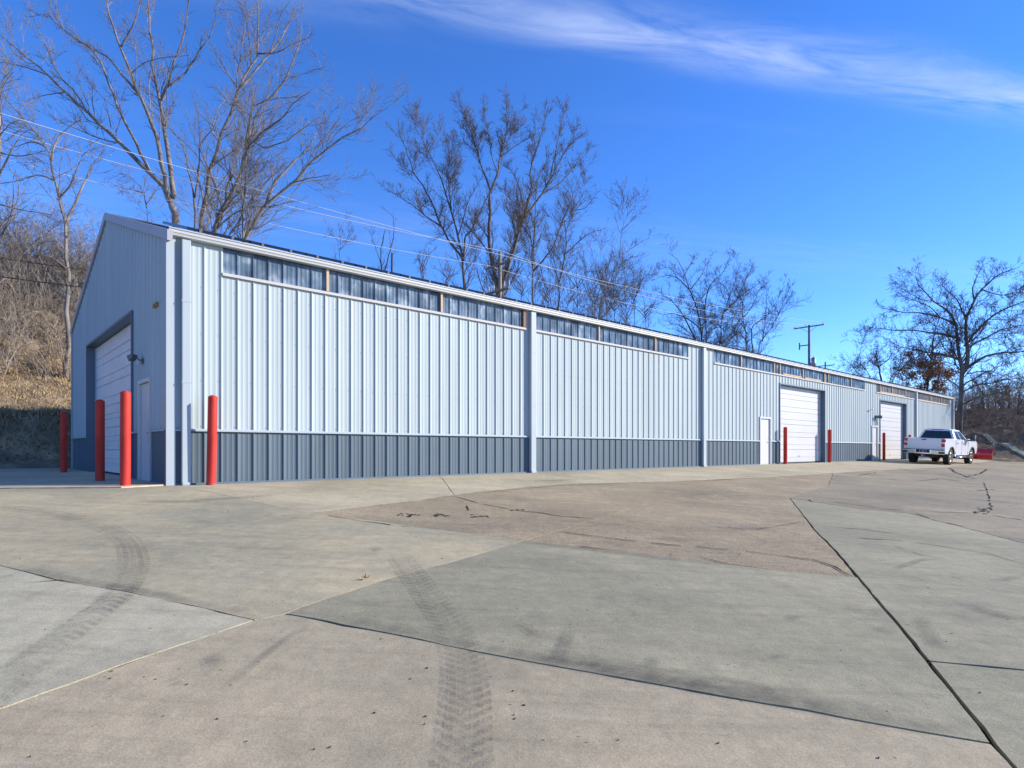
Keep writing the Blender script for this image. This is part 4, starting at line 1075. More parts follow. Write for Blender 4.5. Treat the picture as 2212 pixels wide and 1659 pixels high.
def wire(name, pts, r, mat, label, sag=.6, group='overhead wires'):
    mb = MB(); P = []
    for a, b in zip(pts[:-1], pts[1:]):
        a, b = Vector(a), Vector(b); sg_ = sag*((b-a).length/40)
        for i in range(24):
            t = i/24; p = a.lerp(b, t); p.z -= 4*sg_*t*(1-t); P.append(p)
    P.append(Vector(pts[-1])); A = np.array([tuple(p) for p in P])[None]
    o = tubemesh(name, [(A, np.full((1, A.shape[1]), r), 6)], mat, None); tag(o, label, 'wire', group); return o
vdir = Vector((-NX, -NY, 0))
def at(p, z, y): q = Vector((p.x, p.y, z))+vdir*y; return q
z0w = 14.4
P0b = Vector((Pw0.x, Pw0.y, 0))
wire('power_line', [at(P0b, z0w+.55, -1.1), at(Pw1, z1-.62, -1.15), at(Pw2, z2+.05, -1.45)], .014, 'wire', 'topmost of the three pale power lines above the shed', .5)
wire('power_line', [at(P0b, z0w+.45, .3), at(Pw1, z1+.12, 0), at(Pw2, z2+.05, .35)], .014, 'wire', 'middle one of the three pale power lines above the shed', .9)
wire('power_line', [at(P0b, z0w-.30, 1.1), at(Pw1, z1-.62, 1.15), at(Pw2, z2+.05, 1.45)], .014, 'wire', 'lowest of the three pale power lines above the shed', .9)
wire('telephone_cable', [at(P0b, 8.9, 0), at(Pw1, z1-3.6, -.15), at(Pw2, z2-4.6, 0)], .018, 'cable_black', 'upper of two dark cables crossing before the left hillside', 1.0)
wire('telephone_cable', [at(P0b, 8.2, 0), at(Pw1, z1-4.4, -.15), at(Pw2, z2-5.2, 0)], .025, 'cable_black', 'lower, thicker of two dark cables crossing before the left hillside', 1.0)
for i, (ya, yb, dx) in enumerate(((-1.4, -3.2, 6), (0, 1.6, 9), (1.4, 2.6, 7))):
    pass

def kids(rg, P, Rd, count, t0, t1, ratio, ang, up, wig, K, lo_abs=.15, rr=.55, rmin=.004, tip=.35, plen=None):
    N, K0, _ = P.shape
    L = np.linalg.norm(np.diff(P, axis=1), axis=2).sum(1)
    cnt = rg.poisson(np.maximum(0, count(L) if callable(count) else np.full(N, count)))
    idx = np.repeat(np.arange(N), cnt); M = len(idx)
    if M == 0: return np.zeros((0, K, 3)), np.zeros((0, K))
    t = t0+(t1-t0)*rg.random(M)
    f = t*(K0-1); i = np.minimum(f.astype(int), K0-2); fr = (f-i)[:, None]
    p = P[idx, i]*(1-fr)+P[idx, i+1]*fr; r = Rd[idx, i]*(1-fr[:, 0])+Rd[idx, i+1]*fr[:, 0]
    tan = unit(P[idx, i+1]-P[idx, i])
    rv = rg.normal(size=(M, 3)); perp = unit(rv-(rv*tan).sum(-1, keepdims=True)*tan)
    a = np.radians(rg.uniform(ang[0], ang[1], M))[:, None]
    d = unit(tan*np.cos(a)+perp*np.sin(a)+UPV*up*.6)
    ln = np.maximum(lo_abs, L[idx]*rg.uniform(ratio[0], ratio[1], M)*(1.15-.65*t))
    out = np.empty((M, K, 3)); out[:, 0] = p; st = (ln/(K-1))[:, None]
    for k in range(1, K):
        d = unit(d+rg.normal(size=(M, 3))*wig+UPV*up*.35); out[:, k] = out[:, k-1]+d*st
    r0 = np.maximum(rmin, np.minimum(r*rr*rg.uniform(.7, 1.05, M), ln*.017)); s_ = np.linspace(1, tip, K)[None, :]
    return out, np.maximum(rmin*.7, r0[:, None]*s_)
def rs(pts, K):
    P = np.array(pts, float); seg = np.r_[0, np.cumsum(np.linalg.norm(np.diff(P, axis=0), axis=1))]
    # Catmull-Rom through the traced joints, then even steps
    C3 = np.array(curve3(P, 6)); sg = np.r_[0, np.cumsum(np.linalg.norm(np.diff(C3, axis=0), axis=1))]
    u = np.linspace(0, sg[-1], K)
    return np.stack([np.interp(u, sg, C3[:, i]) for i in range(C3.shape[1])], 1)
def curve3(P, k):
    out = []
    for i in range(len(P)-1):
        p0, p1_, p2_, p3_ = P[max(0, i-1)], P[i], P[i+1], P[min(len(P)-1, i+2)]
        for j in range(k):
            t = j/k; out.append(.5*((2*p1_)+(p2_-p0)*t+(2*p0-5*p1_+4*p2_-p3_)*t*t+(3*p1_-p0-3*p2_+p3_)*t**3))
    out.append(P[-1]); return out
KL = 18
def grow(root, limbs, radii, rg, bark, twig, dens=(1.45, 1.45, 1.25), up=.25, spread=(28, 55), wig=.16, lev=(.14, .34), twr=.0075, leaves=None, far=1.0):
    twr = twr*far; P = np.array(limbs); Rd = np.array(radii)
    L1, R1 = kids(rg, P, Rd, lambda L: np.clip(L*1.25*dens[0], 2, 24), .30, 1.0, lev, spread, up, wig, 8, .8, .42, .011)
    L2, R2 = kids(rg, L1, R1, lambda L: np.clip(L*2.4*dens[1], 2, 14), .18, 1.0, (.28, .6), spread, up, wig*.9, 5, .4, .6, .008)
    L2b, R2b = kids(rg, P, Rd, lambda L: np.clip(L*2.2*dens[1], 2, 30), .28, 1.0, (.05, .14), (35, 70), up, wig*.9, 5, .4, .4, .008)
    L2 = np.concatenate([L2, L2b]); R2 = np.concatenate([R2, R2b])
    L3, R3 = kids(rg, L2, R2, lambda L: np.clip(L*4.6*dens[2], 1.5, 11), .15, 1.0, (.30, .65), spread, up, wig*.9, 3, .25, .7, twr)
    tr = tubemesh('trunk', [(P, Rd, 9), (L1, R1, 5)], bark, root)
    cr = tubemesh('crown', [(L2, R2, 3), (L3, R3, 3)], twig, root)
    if leaves:
        n, box_ = leaves
        E3 = L3[:, -1]; m = box_(E3); E3 = E3[m]
        if len(E3):
            k = rg.integers(0, len(E3), n); c = E3[k]+rg.normal(size=(n, 3))*.12
            leafcards('dead_leaves', c, .085, rg, 'oak_leaf', root)
    return tr, cr
def leafcards(name, c, size, rg, mat, parent=None, flat=0.0):
    n = len(c); a = unit(rg.normal(size=(n, 3))*np.array([1, 1, 1-flat])); b = unit(np.cross(a, rg.normal(size=(n, 3))+UPV*flat*4)); s = size*rg.uniform(.6, 1.3, n)[:, None]
    V = np.stack([c-a*s, c+b*s*.55, c+a*s, c-b*s*.55], 1).reshape(-1, 3)
    o = link(name, npmesh(name, V, np.arange(4*n).reshape(n, 4)), mat, parent)
    o['kind'] = 'stuff'; return o
def traced(name, label, specs, Y0, conv, seed, bark='bark', twig='twig', drift=.30, group=None, base_px=None, rad_k=None, **k):
    """specs: list of (points in crop pixels, radius at start m, radius at end m); the first is the trunk, carried down to the ground"""
    rg = np.random.default_rng(seed); rk = rad_k or {ca: .68, cb2: .56, cc: .56, cd: .74}[conv]
    limbs, radii, known = [], [], []
    root = None
    for i, (pts, r0, r1) in enumerate(specs):
        q = np.array([conv(*p) for p in pts], float)
        Y = Y0
        if known:
            K_ = np.array(known); dd = np.hypot(K_[:, 0]-q[0, 0], K_[:, 1]-q[0, 1]); j = int(dd.argmin())
            if dd[j] < 22: Y = K_[j, 2]
            else: Y = Y0+rg.uniform(-1.2, 1.2)
        seg = np.r_[0, np.cumsum(np.linalg.norm(np.diff(q, axis=0), axis=1))]*Y/F
        dr = rg.uniform(-drift, drift)*(0 if i == 0 else 1); dr2 = rg.uniform(-drift, drift)*.5*(0 if i == 0 else 1)
        Ys = Y+dr*seg+dr2*np.sin(seg/max(seg[-1], .1)*3.0)*seg[-1]*.3
        W3 = np.array([px3(a, b, yy) for (a, b), yy in zip(q, Ys)])
        if i == 0 or (known and dd[j] >= 22):
            bx_, by_ = W3[0][0], W3[0][1]
            if i == 0 and base_px: bx_, by_ = px3(base_px[0], base_px[1], Y).xy
            gzv = gz(*loc(bx_, by_))-.25
            if W3[0][2] > gzv+.3: W3 = np.vstack([[bx_, by_, gzv], W3]); Ys = np.r_[Y, Ys]; q = np.vstack([q[0], q])
            if i == 0: root = empty(name, (bx_, by_, gzv+.25), 0, label, 'tree', group)
        R = rs(np.c_[W3, Ys], KL); 
        P = R[:, :3]
        P[1:-1] += rg.normal(size=(KL-2, 3))*.012*np.linalg.norm(P[-1]-P[0])*.25
        rad = np.maximum(.012, rk*(r0+(r1-r0)*np.linspace(0, 1, KL)**.8)); rad[-1] = min(rad[-1], .012); 
        d0 = (P[1]-P[0])/np.linalg.norm(P[1]-P[0]); P = np.vstack([P[0]-d0*rad[0]*.7, P]); rad = np.r_[.004, rad]
        limbs.append(P); radii.append(rad)
        for p_ in P:
            known.append((CX+F*p_[0]/p_[1], HY-F*(p_[2]-H)/p_[1], p_[1]))
    o = Vector(root.location)
    limbs = [P-np.array(o) for P in limbs]
    k.setdefault('far', 1.35 if Y0 > 40 else 1.0)
    grow(root, limbs, radii, rg, bark, twig, **k)
    return root
ca = lambda x, y: (x/2.6714, y/2.6714)
cb2 = lambda x, y: ((1100+x/2.37)/1.38879, (250+y/2.37)/1.38879)
cc = lambda x, y: ((1800+x/3.16)/1.38879, (700+y/3.16)/1.38879)
cd = lambda x, y: ((2400+x/2.37)/1.38879, (700+y/2.37)/1.38879)
GT = 'bare trees behind the shed'
YA = 32
traced('bare_tree', 'tall bare cottonwood with a wide left-leaning fan of limbs behind the near gable', [
 ([(1015,1290),(990,1190),(970,1150)],.34,.24),
 ([(980,1165),(930,1060),(860,990),(740,870),(620,760),(500,650),(380,530),(270,430),(130,310),(0,200)],.20,.035),
 ([(868,998),(800,860),(740,740),(680,620),(650,540),(600,400),(540,290),(400,195),(250,60)],.13,.03),
 ([(985,1170),(955,1050),(930,900),(890,760),(840,620),(800,540),(750,420),(700,270),(640,120),(600,-60)],.20,.04),
 ([(1005,1140),(985,960),(960,800),(930,640),(915,520),(880,380),(890,280),(860,150),(850,-40)],.21,.04),
 ([(930,580),(975,460),(1010,330),(1060,200),(1090,-20)],.11,.03),
 ([(965,500),(1060,430),(1140,310),(1220,190),(1260,20)],.09,.02),
 ([(800,540),(720,450),(640,350),(560,290),(420,220),(340,130),(280,0)],.09,.02),
 ([(700,270),(760,160),(800,50),(830,-60)],.07,.02),
 ([(760,420),(840,360),(960,330),(1090,320)],.045,.015),
 ([(380,530),(260,550),(160,575)],.05,.015),
 ([(270,430),(120,380),(0,360)],.06,.02),
 ([(500,650),(440,540),(340,430),(230,190),(170,40)],.07,.02)], YA, ca, 1, group=GT, up=.30, dens=(1.0,1.1,1.15))
traced('bare_tree', 'bare pale-barked tree with one tall straight fork right of the wide cottonwood', [
 ([(1160,1320),(1185,1150),(1210,980),(1260,830),(1310,700),(1340,600),(1390,500),(1450,380),(1480,300),(1490,150),(1480,-40)],.27,.035),
 ([(1390,500),(1480,400),(1560,300),(1640,190),(1710,40)],.10,.025),
 ([(1480,310),(1600,300),(1700,250),(1790,215)],.07,.02),
 ([(1450,380),(1440,240),(1420,120),(1390,0)],.06,.02),
 ([(1375,520),(1300,400),(1240,290)],.06,.02),
 ([(1560,300),(1600,180),(1630,20)],.05,.015)], 33.5, ca, 2, group=GT, up=.34, dens=(.85,1.0,1.1))
traced('bare_tree', 'bare tree with a low sweeping right-hand limb, standing over the shed eave', [
 ([(1235,1340),(1265,1250),(1310,1150),(1370,1040),(1400,940),(1410,850),(1440,740),(1455,640),(1540,580),(1640,480),(1680,370),(1740,220)],.27,.03),
 ([(1410,930),(1500,870),(1620,820),(1740,760),(1850,670),(1930,575)],.13,.025),
 ([(1420,860),(1520,760),(1640,670),(1700,590),(1790,530)],.10,.02),
 ([(1260,1290),(1300,1180),(1310,1080),(1350,1000)],.14,.08),
 ([(1265,1310),(1340,1240),(1430,1200),(1560,1190),(1700,1160)],.07,.02),
 ([(1440,740),(1400,640),(1390,560)],.05,.02),
 ([(1370,1040),(1300,960),(1230,880),(1180,840)],.05,.015)], 31, ca, 3, group=GT, up=.22, dens=(.75,.95,1.1))
traced('bare_tree', 'leaning bare trunk reaching far right over the eave behind the near bays', [
 ([(1410,1385),(1480,1290),(1530,1200),(1590,1150),(1670,1060),(1760,980),(1850,890),(1950,810),(2060,750),(2175,650)],.25,.03),
 ([(1535,1190),(1580,1060),(1650,980),(1740,890),(1800,820),(1830,740)],.13,.03),
 ([(1580,1060),(1560,960),(1540,920)],.06,.02),
 ([(1670,1060),(1780,1030),(1900,1010)],.05,.015),
 ([(1740,890),(1850,830),(1930,720)],.05,.015)], 30, ca, 4, group=GT, up=.28, dens=(.85,1.0,1.1))
traced('bare_tree', 'slender dark-stemmed tree between the two big cottonwoods behind the near gable', [
 ([(1128,1310),(1122,1130),(1090,990),(1060,850),(1010,760),(960,700)],.16,.02),
 ([(1125,1140),(1150,960),(1160,830),(1230,740),(1260,660)],.09,.02),
 ([(1140,1000),(1150,880),(1145,680),(1100,520)],.07,.015)], 36, ca, 5, 'bark_dark', 'twig', group=GT, dens=(.6,.8,.9))
traced('bare_tree', 'smooth grey tree forking on the left hillside', [
 ([(390,1700),(388,1539),(380,1290),(345,1180),(315,1040),(295,930),(270,850),(200,770),(100,640),(20,560)],.17,.02),
 ([(380,1290),(430,1180),(480,1070),(520,980),(590,880)],.10,.015),
 ([(330,1150),(400,1080),(450,960),(490,880)],.06,.015),
 ([(295,930),(330,800),(420,720),(470,690)],.07,.015),
 ([(315,1040),(220,1010),(120,1040),(0,1060)],.06,.015),
 ([(270,850),(180,820),(60,860)],.05,.012)], 26, ca, 6, group=GT, up=.15, wig=.2, twr=.005)
traced('bare_tree', 'tree trunk rising at the left edge of the picture on the hillside', [
 ([(-20,1560),(-10,1200),(0,900),(-5,600),(-30,300)],.16,.08),
 ([(0,1000),(90,830),(150,760),(240,800)],.06,.012),([(0,1180),(120,1210),(300,1240)],.05,.012),([(0,880),(120,900),(260,870)],.05,.012)], 25, ca, 7, group=GT, up=.1, wig=.2, twr=.005)
# middle group
traced('bare_tree', 'broad bare tree with outstretched left limbs beside the utility pole', [
 ([(695,1460),(690,1330),(685,1230),(650,1080),(600,900),(560,780),(520,650),(470,540),(420,430),(330,300)],.30,.03),
 ([(690,1260),(610,1150),(540,1040),(490,920),(420,760),(340,640),(290,500),(220,340)],.18,.03),
 ([(530,1020),(400,930),(320,860),(200,790),(80,700)],.10,.02),
 ([(690,1230),(700,1090),(740,1050),(800,930),(860,800),(880,760)],.15,.05),
 ([(650,1080),(690,960),(720,850),(800,700),(830,640)],.09,.02),
 ([(600,900),(580,700),(590,560),(580,400)],.08,.02),
 ([(560,780),(610,660),(680,520)],.06,.015),
 ([(340,640),(260,590),(150,470)],.05,.015),([(490,920),(420,880),(330,800)],.04,.015)], 47, cb2, 11, 'bark_dark', 'twig_dark', group=GT, up=.26, dens=(2.1,1.8,1.4))
traced('bare_tree', 'tallest bare tree of the middle group, forking high above the utility pole', [
 ([(930,1520),(905,1320),(870,1130),(878,900),(880,755)],.33,.20),
 ([(880,770),(850,690),(820,600),(790,500),(740,350),(690,220),(650,110)],.15,.02),
 ([(880,770),(930,640),(950,500),(985,380),(1000,250),(990,90)],.17,.02),
 ([(955,520),(1080,430),(1180,370)],.07,.015),([(930,640),(890,520),(870,380),(830,150)],.08,.015),
 ([(950,500),(1020,380),(1060,250),(1130,160)],.07,.015),([(790,500),(720,440),(600,400)],.05,.012)], 50, cb2, 12, 'bark_dark', 'twig_dark', group=GT, up=.30, spread=(25, 52), dens=(2.1,1.8,1.4))
traced('bare_tree', 'right-leaning bare tree with a full rounded crown behind the utility pole', [
 ([(955,1500),(1010,1300),(1060,1120),(1115,970),(1150,830),(1180,750)],.34,.20),
 ([(1180,750),(1160,640),(1200,500),(1230,400),(1260,300),(1290,170)],.13,.02),
 ([(1120,960),(1200,850),(1300,700),(1370,560),(1440,440),(1550,350)],.18,.025),
 ([(1300,700),(1340,500),(1380,300),(1430,110)],.09,.015),
 ([(1120,900),(1030,830),(930,740)],.07,.015),([(1115,880),(1060,670),(990,580)],.07,.015),
 ([(1240,790),(1380,700),(1500,560),(1580,480)],.08,.015),([(1200,500),(1190,350),(1210,180)],.06,.015),([(1180,750),(1240,640),(1300,500)],.07,.015)], 48, cb2, 13, 'bark_dark', 'twig_dark', group=GT, up=.28, spread=(25, 52), dens=(2.1,1.8,1.4))
traced('bare_tree', 'straight bare tree just right of the full-crowned middle tree', [
 ([(1182,1560),(1180,1350),(1165,1100),(1135,990),(1080,900)],.22,.05),
 ([(1180,1300),(1192,1050),(1205,800),(1215,620)],.12,.02),
 ([(1190,1330),(1260,1250),(1330,1160),(1380,1000),(1440,880),(1500,700),(1560,600)],.12,.02),
 ([(1165,1100),(1100,1000),(1010,930)],.06,.012),([(1380,1000),(1450,940),(1530,800)],.05,.012)], 44, cb2, 14, 'bark_dark', 'twig_dark', group=GT, up=.3)
traced('bare_tree', 'bare tree with a crooked right limb above the second downspout', [
 ([(1365,1600),(1370,1420),(1410,1200),(1420,1050),(1480,900),(1560,830)],.24,.03),
 ([(1415,1210),(1460,1170),(1560,1080),(1700,1030)],.09,.015),([(1420,1060),(1400,930),(1420,800)],.07,.015),([(1370,1420),(1310,1250),(1280,1120)],.08,.015),([(1480,900),(1560,880),(1650,760)],.06,.012)], 50, cb2, 15, 'bark_dark', 'twig_dark', group=GT)
traced('bare_tree', 'thin pale sapling leaning right above the dense thicket behind the shed', [
 ([(1650,1640),(1720,1440),(1790,1250),(1810,1050),(1840,950),(1890,840)],.13,.02),
 ([(1795,1240),(1900,1160),(2010,1100)],.05,.012),([(1810,1050),(1880,980),(1990,870)],.05,.012),([(1760,1340),(1850,1250),(1930,1230)],.04,.01)], 47, cb2, 16, group=GT)
for i, (x, y, top, sp, Y, lab) in enumerate([(1500,1640,1190,150,58,'dense twiggy low tree behind the middle eave, left one'),(1620,1660,1180,130,60,'dense twiggy low tree with brownish top behind the middle eave'),
    (1760,1700,1230,170,57,'dense spreading low tree behind the second row of skylight panes'),(1900,1720,1270,130,60,'dense twiggy low tree where the middle thicket ends on the right'),(1290,1620,1220,120,57,'dense twiggy low tree right behind the straight middle tree'),
    (1100,1560,1300,130,56,'scrubby low tree at the foot of the pole'),(560,1480,1230,110,52,'scrubby low tree left of the broad middle tree'),(400,1440,1160,60,50,'thin upright sapling tuft left of the broad middle tree')]):
    rr2 = random.Random(100+i); sp_ = []
    sp_.append(([(x, y), (x+rr2.uniform(-10,10), y-(y-top)*.4), (x+rr2.uniform(-25,25), top+40)], .13, .02))
    for k in range(6):
        f0 = rr2.uniform(.1, .5); sx3 = rr2.choice((-1, 1))*rr2.uniform(.35, 1)*sp
        sp_.append(([(x, y-(y-top)*f0), (x+sx3*.5, y-(y-top)*(f0+.2)), (x+sx3, top+rr2.uniform(10, 160))], .07, .012))
    traced('bare_tree', lab, sp_, Y, cb2, 120+i, 'bark_dark', 'twig', group=GT, dens=(1.2, 1.2, .8), up=.2, wig=.22)
traced('broken_snag', 'broken bare stub with two thin stems behind the near eave', [
 ([(100,1340),(110,1150),(135,1030)],.10,.06),([(130,1330),(170,1180),(195,1050),(180,940),(100,880)],.09,.015),([(100,1280),(50,1130),(15,1040)],.05,.012),([(178,1350),(180,1200)],.12,.11)], 44, cb2, 17, 'bark_dark', 'twig_dark', group=GT, dens=(.6,.6,.6))
traced('bare_tree', 'small brushy tree seen behind the roof between the fan of limbs and the gable peak', [
 ([(850,1260),(840,1160),(800,1060),(740,1010),(690,1000)],.10,.012),([(845,1200),(830,1090),(850,1010)],.05,.01),([(845,1180),(900,1100),(940,1040)],.05,.01),([(820,1110),(730,1090),(680,1090)],.04,.01)], 46, ca, 18, 'bark_dark', 'twig', group=GT, dens=(2.2,1.6,1), up=.1)
traced('bare_tree', 'thin sapling whose top shows over the eave right of the leaning trunk', [
 ([(1960,1500),(1965,1400),(1950,1290)],.06,.012),([(1962,1440),(2010,1380),(2040,1300)],.03,.01),([(1962,1400),(1900,1340)],.03,.01)], 42, ca, 19, 'bark_dark', 'twig_dark', group=GT, dens=(1.6,1.2,1))
# right-middle group
traced('bare_tree', 'gnarled dark tree with arching left limbs above the third bay', [
 ([(965,1020),(950,850),(920,690),(850,550),(800,400),(770,280),(640,180)],.30,.03),
 ([(840,530),(740,430),(650,400),(540,420)],.12,.02),([(860,530),(960,400),(1000,310),(1080,180)],.10,.02),
 ([(905,1000),(800,800),(690,650),(600,580),(490,520)],.16,.02),([(960,920),(850,820),(700,760),(600,770),(500,730)],.13,.02),([(900,1000),(820,920),(720,860),(610,880)],.10,.02),
 ([(740,430),(660,330),(550,340)],.06,.015),([(800,400),(860,290),(930,190)],.07,.015),([(690,650),(650,560),(670,480)],.05,.012)], 60, cc, 21, 'bark_dark', 'twig_dark', group=GT, up=.16, wig=.22)
traced('bare_tree', 'dark tree with a narrow V fork right beside the gnarled arching one', [
 ([(1005,1020),(992,760),(955,620),(880,520)],.22,.03),([(990,720),(1040,500),(1150,390),(1200,300),(1240,190)],.14,.02),([(945,640),(1010,560),(1080,490)],.08,.02),([(1040,500),(1010,380),(1030,280)],.06,.015)], 61.5, cc, 22, 'bark_dark', 'twig_dark', group=GT, up=.2, wig=.22)
traced('bare_tree', 'twisted dark tree in the middle of the group left of the far utility pole', [
 ([(1130,1050),(1150,880),(1180,740),(1230,600),(1290,400),(1330,280)],.24,.02),([(1180,740),(1300,620),(1380,450),(1450,300)],.12,.015),([(970,900),(1080,790),(1200,710),(1340,680)],.13,.03),
 ([(1150,880),(1060,850),(1000,790)],.07,.015),([(1230,600),(1180,500),(1080,440)],.07,.015),([(1300,620),(1440,520),(1590,430)],.07,.015)], 60, cc, 23, 'bark_dark', 'twig_dark', group=GT, up=.18, wig=.24)
traced('bare_tree', 'vine-choked dense tree in the group left of the far utility pole', [
 ([(1390,1100),(1370,900),(1350,700),(1370,500),(1430,360)],.24,.03),([(1370,900),(1280,780),(1200,640)],.10,.015),([(1360,800),(1450,680),(1500,560),(1560,450)],.10,.015),([(1380,1000),(1260,930),(1190,880)],.08,.015),([(1385,1040),(1480,960),(1530,900)],.08,.015),([(1370,700),(1300,540),(1290,420)],.08,.015)], 62, cc, 24, 'bark_dark', 'twig', group=GT, dens=(2.4,1.6,1), wig=.26, up=.1)
traced('bare_tree', 'rightmost bare tree of the group left of the far utility pole, leaning right', [
 ([(1500,1135),(1560,980),(1580,950),(1680,800),(1750,680),(1850,640)],.20,.02),([(1450,1120),(1440,900),(1560,800),(1650,680),(1750,500)],.13,.015),([(1540,1020),(1570,800),(1580,620),(1570,500)],.09,.015),([(1680,800),(1750,620),(1800,520)],.06,.012)], 63, cc, 25, 'bark_dark', 'twig_dark', group=GT, up=.24)
for i, (x, y, top, sp, Y, lab) in enumerate([(430,900,560,160,58,'low twiggy tree behind the second-bay eave, left of the gnarled tree'),(250,870,380,190,57,'bushy tree behind the end of the second bay'),(60,830,250,120,56,'bushy tree above the second downspout'),(1300,1100,720,160,66,'dense twiggy low tree in the group left of the far utility pole')]):
    rr2 = random.Random(200+i); sp_ = [([(x, y), (x+rr2.uniform(-10,10), y-(y-top)*.4), (x+rr2.uniform(-25,25), top+40)], .13, .02)]
    for k in range(6):
        f0 = rr2.uniform(.1, .5); sx3 = rr2.choice((-1, 1))*rr2.uniform(.35, 1)*sp
        sp_.append(([(x, y-(y-top)*f0), (x+sx3*.5, y-(y-top)*(f0+.2)), (x+sx3, top+rr2.uniform(10, 160))], .07, .012))
    traced('bare_tree', lab, sp_, Y, cc, 220+i, 'bark_dark', 'twig', group=GT, dens=(1.2, 1.2, .8), up=.2, wig=.22)
# right: big spreading oak at the end of the shed
GR = 'trees beyond the far end of the shed'
traced('oak_tree', 'big wide-spreading bare oak beyond the far end of the shed', [
 ([(1130,1420),(1140,1150),(1155,960),(1140,880),(1115,750),(1110,640),(1060,560),(950,480),(840,360),(820,290)],.36,.03),
 ([(1150,1000),(1190,930),(1190,820),(1180,620),(1240,480),(1290,400),(1420,290),(1560,240)],.26,.03),
 ([(1110,650),(1000,600),(880,570),(740,560),(570,530)],.13,.02),
 ([(1150,900),(1000,860),(880,840),(700,800),(640,760)],.14,.02),
 ([(1115,740),(950,710),(800,690),(680,690),(490,670)],.14,.02),
 ([(1185,960),(1300,885),(1440,850),(1600,840),(1760,790)],.17,.02),
 ([(1170,800),(1290,660),(1400,570),(1600,480),(1750,440)],.15,.02),
 ([(1190,820),(1290,760),(1450,680),(1620,650),(1780,640)],.13,.02),
 ([(1180,620),(1120,480),(1020,380),(980,330)],.10,.02),([(1240,480),(1230,380),(1300,220)],.09,.02),([(1290,400),(1450,440),(1600,370)],.08,.02),
 ([(1170,1210),(1280,1160),(1420,1130),(1540,1120)],.10,.015),([(1160,1260),(1250,1270),(1330,1300)],.05,.012),([(950,480),(860,470),(720,390)],.07,.015),([(1000,600),(900,510),(700,440)],.07,.015),
 ([(1190,1000),(1300,980),(1420,1000),(1540,1080)],.07,.015),([(880,840),(800,900),(720,940)],.05,.012)], 52, cd, 31, 'bark_dark', 'twig_dark', drift=.5, group=GR, up=.03, wig=.20, dens=(2.4,1.9,1.5), lev=(.14,.34), twr=.009)
traced('oak_tree', 'oak keeping clumps of orange brown dead leaves behind the shed roof', [
 ([(900,1120),(930,950),(940,830),(960,700),(1000,580)],.26,.03),([(935,900),(860,780),(800,700)],.10,.015),([(940,830),(1020,740),(1080,650)],.09,.015),([(925,980),(820,940),(730,1000)],.09,.015),([(930,950),(1000,900),(1050,870)],.08,.015),([(915,1040),(990,1000),(1030,1010)],.06,.012),([(910,1060),(840,1000),(770,1040)],.06,.012)], 60, cd, 32, 'bark_dark', 'twig_dark', group=GR, up=.1, wig=.22,
 leaves=(7000, lambda E: (E[:, 2] < np.percentile(E[:, 2], 62))), dens=(2.0,1.6,1.2), twr=.010)
traced('bare_tree', 'tangled dark bare tree left of the leafy oak above the roof edge', [
 ([(640,1060),(690,980),(720,900),(700,830)],.18,.02),([(580,1060),(560,950),(540,860),(560,770)],.14,.02),([(500,1040),(430,930),(430,830),(450,760)],.12,.015),([(560,950),(640,880),(640,780)],.08,.012),([(690,980),(760,930),(800,860)],.07,.012),([(430,930),(400,960),(380,1000)],.05,.012)], 64, cd, 33, 'bark_dark', 'twig_dark', group=GR, dens=(3.0,2.0,1.2), up=.08, wig=.28, lev=(.2,.5), twr=.011)
for i, (x, y, top, sp, Y, r0, lab) in enumerate([(1300,1440,900,110,66,.14,'slim bare tree in the thicket right of the big oak'),(1390,1440,960,130,70,.15,'bare tree in the thicket midway to the right edge'),(1480,1420,1020,120,64,.14,'bare tree in the thicket close to the right edge'),(1560,1400,980,120,60,.16,'thick-stemmed bare tree in the thicket at the right edge'),(1230,1420,1050,90,72,.12,'thin bare tree deep in the thicket beside the big oak trunk'),(1650,1380,900,140,62,.16,'bare tree just past the right edge of the thicket'),(980,1160,980,90,70,.12,'low bare tree behind the far roof corner')]):
    rr2 = random.Random(300+i); sp_ = [([(x, y), (x+rr2.uniform(-12,12), y-(y-top)*.4), (x+rr2.uniform(-30,30), top)], r0, .02)]
    for k in range(6):
        f0 = rr2.uniform(.15, .6); sx3 = rr2.choice((-1, 1))*rr2.uniform(.35, 1)*sp
        sp_.append(([(x, y-(y-top)*f0), (x+sx3*.5, y-(y-top)*(f0+.15)), (x+sx3, y-(y-top)*(f0+rr2.uniform(.2, .5)))], .06, .012))
    traced('bare_tree', lab, sp_, Y, cd, 320+i, 'bark_dark', 'twig', group=GR, dens=(1.3, 1.2, .9), up=.15, wig=.24)

